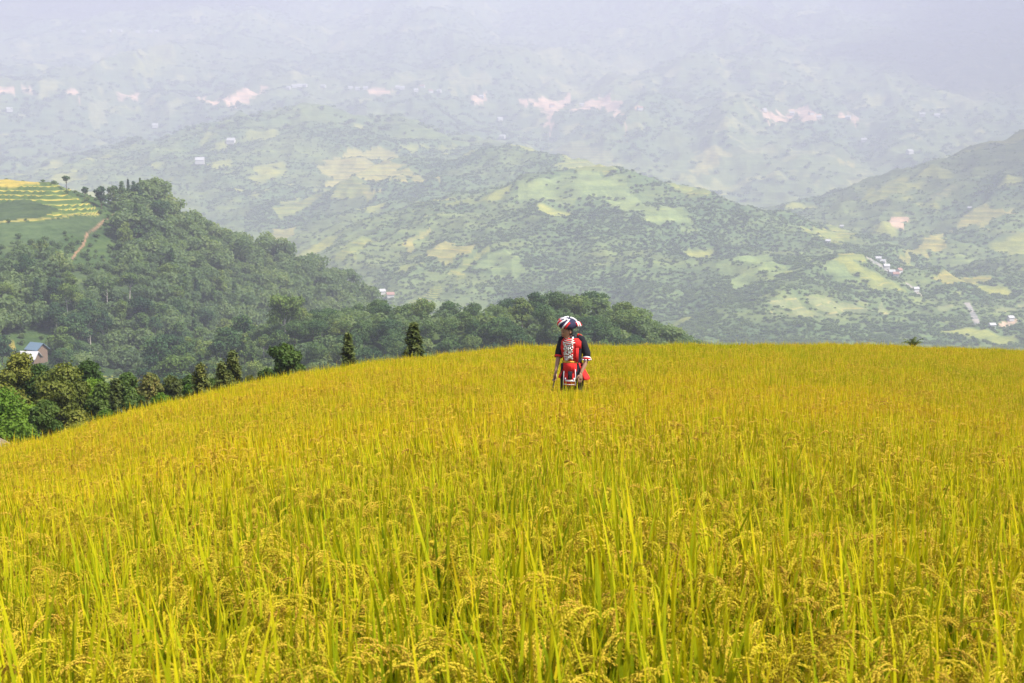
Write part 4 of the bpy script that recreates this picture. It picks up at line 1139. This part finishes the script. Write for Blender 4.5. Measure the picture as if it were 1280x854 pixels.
m = MB()
for j, (rx_, dz) in enumerate(((.075, 0), (.095, -.025), (.115, -.052))):
    pts_ = []
    for k in range(17):
        q = R(-120 + 240 * k / 16)
        pts_.append((-.03 + rx_ * math.sin(q), -.035 - (rx_ + .03) * math.cos(q) * .9, 1.352 + dz - .022 * math.cos(q)))
    m.tube(pts_, [.007] * 17, 8)
m.build('collar_necklace', SILV, per)
cloth('collar_edge', WHITE, [(1.365, -.035, -.03, .075, .075), (1.30, -.012, -.02, .09, .118), (1.24, -.01, -.02, .085, .138)], 35, 62, 6, .006)
# turban: a wide flattened wrap with embroidered bands and a tassel
tur = MB()
TC = HC + np.array([.010, .02, .098]); TR = np.array(Euler((R(10), R(9), R(-20))).to_matrix())
def wrapf(V, W):
    W = W.copy(); W[:, 2] = np.where(V[:, 2] < -.45, -.45 * .085 * (1 + .1 * (V[:, 2] + .45)), W[:, 2])
    W[:, :2] *= (1 + .10 * np.sin(np.arctan2(V[:, 1], V[:, 0]) * 5))[:, None] ** .4
    return W @ TR.T
tur.ball(TC, (.150, .145, .090), 40, 22, wrapf)
turban = tur.build('turban', NAVY, per)
m = MB()
def band(az0, az1, el0, el1, r_, mbx, n_=10):
    pts_ = []
    for k in range(n_ + 1):
        a_ = R(az0 + (az1 - az0) * k / n_); e_ = R(el0 + (el1 - el0) * math.sin(math.pi * .5 * k / n_))
        v_ = np.array([.152 * math.cos(e_) * math.sin(a_), -.148 * math.cos(e_) * math.cos(a_), .091 * math.sin(e_)])
        pts_.append(TC + TR @ v_)
    mbx.tube(pts_, [r_] * (n_ + 1), 6)
mr = MB()
for a_ in (-100, -74, -40, -2, 120, 200):
    band(a_, a_ + 44, -20, 66 + 9 * math.sin(a_), .0105 + .003 * math.sin(a_ * 2), m)
for a_ in (-92, -84, -56, -50, 16): band(a_, a_ + 30, -12, 36, .015, mr)
band(-60, 60, 74, 66, .010, m, 10)
for k in range(5):
    q = 6.283 * k / 9 + 2.2; m.ball(TC + TR @ np.array([.055 * math.cos(q), .055 * math.sin(q), .086]), (.022, .026, .014), 8, 6)
m.build('white_band', WHITE, turban); mr.build('red_band', RED, turban)
m = MB(); mr = MB()
for k in range(7):
    s_ = TC + np.array([.108 + .006 * k, -.03 + .012 * k, .03])
    (m if k % 3 else mr).tube([s_, s_ + np.array([.035, 0, -.012]), s_ + np.array([.052 + .003 * k, -.005, -.055 - .006 * (k % 3)])], [.010, .013, .011], 6)
m.build('tassel', WHITE, turban); mr.build('tassel', RED, turban)
# the stick held in her hand
hx = np.array([-.243, -.125, .84]) + np.array([-.10, -.15, -1]) * .085
m = MB(); m.tube([hx + np.array([.055, -.02, .20]), hx + np.array([.01, -.012, .03]), hx + np.array([-.025, -.015, -.12]), hx + np.array([-.06, -.02, -.26])], [.008, .010, .011, .009], 8)
st = m.build('stick', STICK, None, True, tuple(PERSON)); st.rotation_euler = (0, 0, R(-12)); st.scale = (.94, .94, 1.0); tag(st, "thin dark stick held pointing down in the woman's hand", 'stick')


# ------------------------------------------------------------------ light, sky, haze
SUN_EL, SUN_AZ = R(52), R(115)            # azimuth from +Y towards +X
sdir = Vector((math.sin(SUN_AZ) * math.cos(SUN_EL), math.cos(SUN_AZ) * math.cos(SUN_EL), math.sin(SUN_EL)))
sl = bpy.data.lights.new('sun', 'SUN'); sl.energy = 5.0; sl.angle = R(5.0); sl.color = (1.0, .95, .87)
so = bpy.data.objects.new('sun', sl); so.rotation_euler = sdir.to_track_quat('Z', 'Y').to_euler(); COL.objects.link(so)
w = bpy.data.worlds.new('World'); scene.world = w; w.use_nodes = True
wn = w.node_tree; bg = wn.nodes['Background']
sky = wn.nodes.new('ShaderNodeTexSky'); sky.sky_type = 'NISHITA'; sky.sun_disc = False
sky.sun_elevation = SUN_EL; sky.sun_rotation = SUN_AZ; sky.dust_density = 3.0; sky.altitude = 900
wn.links.new(sky.outputs[0], bg.inputs[0]); bg.inputs[1].default_value = .09

HZ = float(Z.max()) + 20
hb = MB(); hb.box((0, 0, 0), (10200, 10200, (HZ - (float(Z.min()) - 1)) / 2))
hm, nt, out = new_mat('haze')
pv = nd(nt, 'ShaderNodeVolumePrincipled')
pv.inputs['Density'].default_value = 3.7e-4; pv.inputs['Color'].default_value = (.67, .675, .825, 1); pv.inputs['Density Attribute'].default_value = ''
pv.inputs['Anisotropy'].default_value = 0.0
nt.links.new(pv.outputs[0], out.inputs['Volume'])
ho = hb.build('haze', hm, None, False, (0, 0, (HZ + float(Z.min()) - 1) / 2))
tag(ho, 'pale lavender haze filling the valley and veiling the mountain', 'haze', kind='stuff')

CLOUD, nt, out = new_mat('cloud_vapour')
b_ = nd(nt, 'ShaderNodeBsdfDiffuse'); b_.inputs[0].default_value = (.8, .8, .8, 1); nt.links.new(b_.outputs[0], out.inputs[0])
def cloud(seed, c, sx, sy, label):
    g = np.random.default_rng(seed); m = MB()
    for i in range(26):
        a, q = g.random() * 6.283, math.sqrt(g.random()); s_ = (.22 + .2 * g.random()) * (1.15 - .5 * q) * min(sx, sy)
        def flat(V, W): W = W.copy(); W[:, 2] = np.where(W[:, 2] < 0, W[:, 2] * .25, W[:, 2]); return W
        m.ball((math.cos(a) * q * sx, math.sin(a) * q * sy, .1 * s_ * g.random()), (s_, s_, s_ * .55), 20, 12, flat)
    tag(m.build('cloud', CLOUD, None, True, c), label, 'cloud', kind='structure')
def over(x_, y_, z_, h=2600): k_ = (h - z_) / sdir.z; return (x_ + sdir.x * k_, y_ + sdir.y * k_, h)
cloud(1, over(2300, 6000, 500), 1200, 1500, 'broad white cloud above the right part of the mountain')
cloud(2, over(-2000, 6800, 600), 900, 800, 'white cloud above the upper left of the mountain')
cloud(3, over(1130, 2330, -60), 520, 420, 'small unseen cloud added to shade the wooded hill at right')  # out-of-view cloud added so its shadow darkens the right hill
vs = scene.view_settings
scene.display_settings.display_device = 'sRGB'
vs.view_transform = 'Standard'; vs.look = 'None'; vs.gamma = 1.0; vs.use_curve_mapping = False; vs.exposure = 1.3
cy = scene.cycles
cy.use_denoising = True
cy.max_bounces = 6; cy.diffuse_bounces = 2; cy.transmission_bounces = 4; cy.glossy_bounces = 2; cy.volume_bounces = 1
cy.transparent_max_bounces = 8
cy.use_adaptive_sampling = False
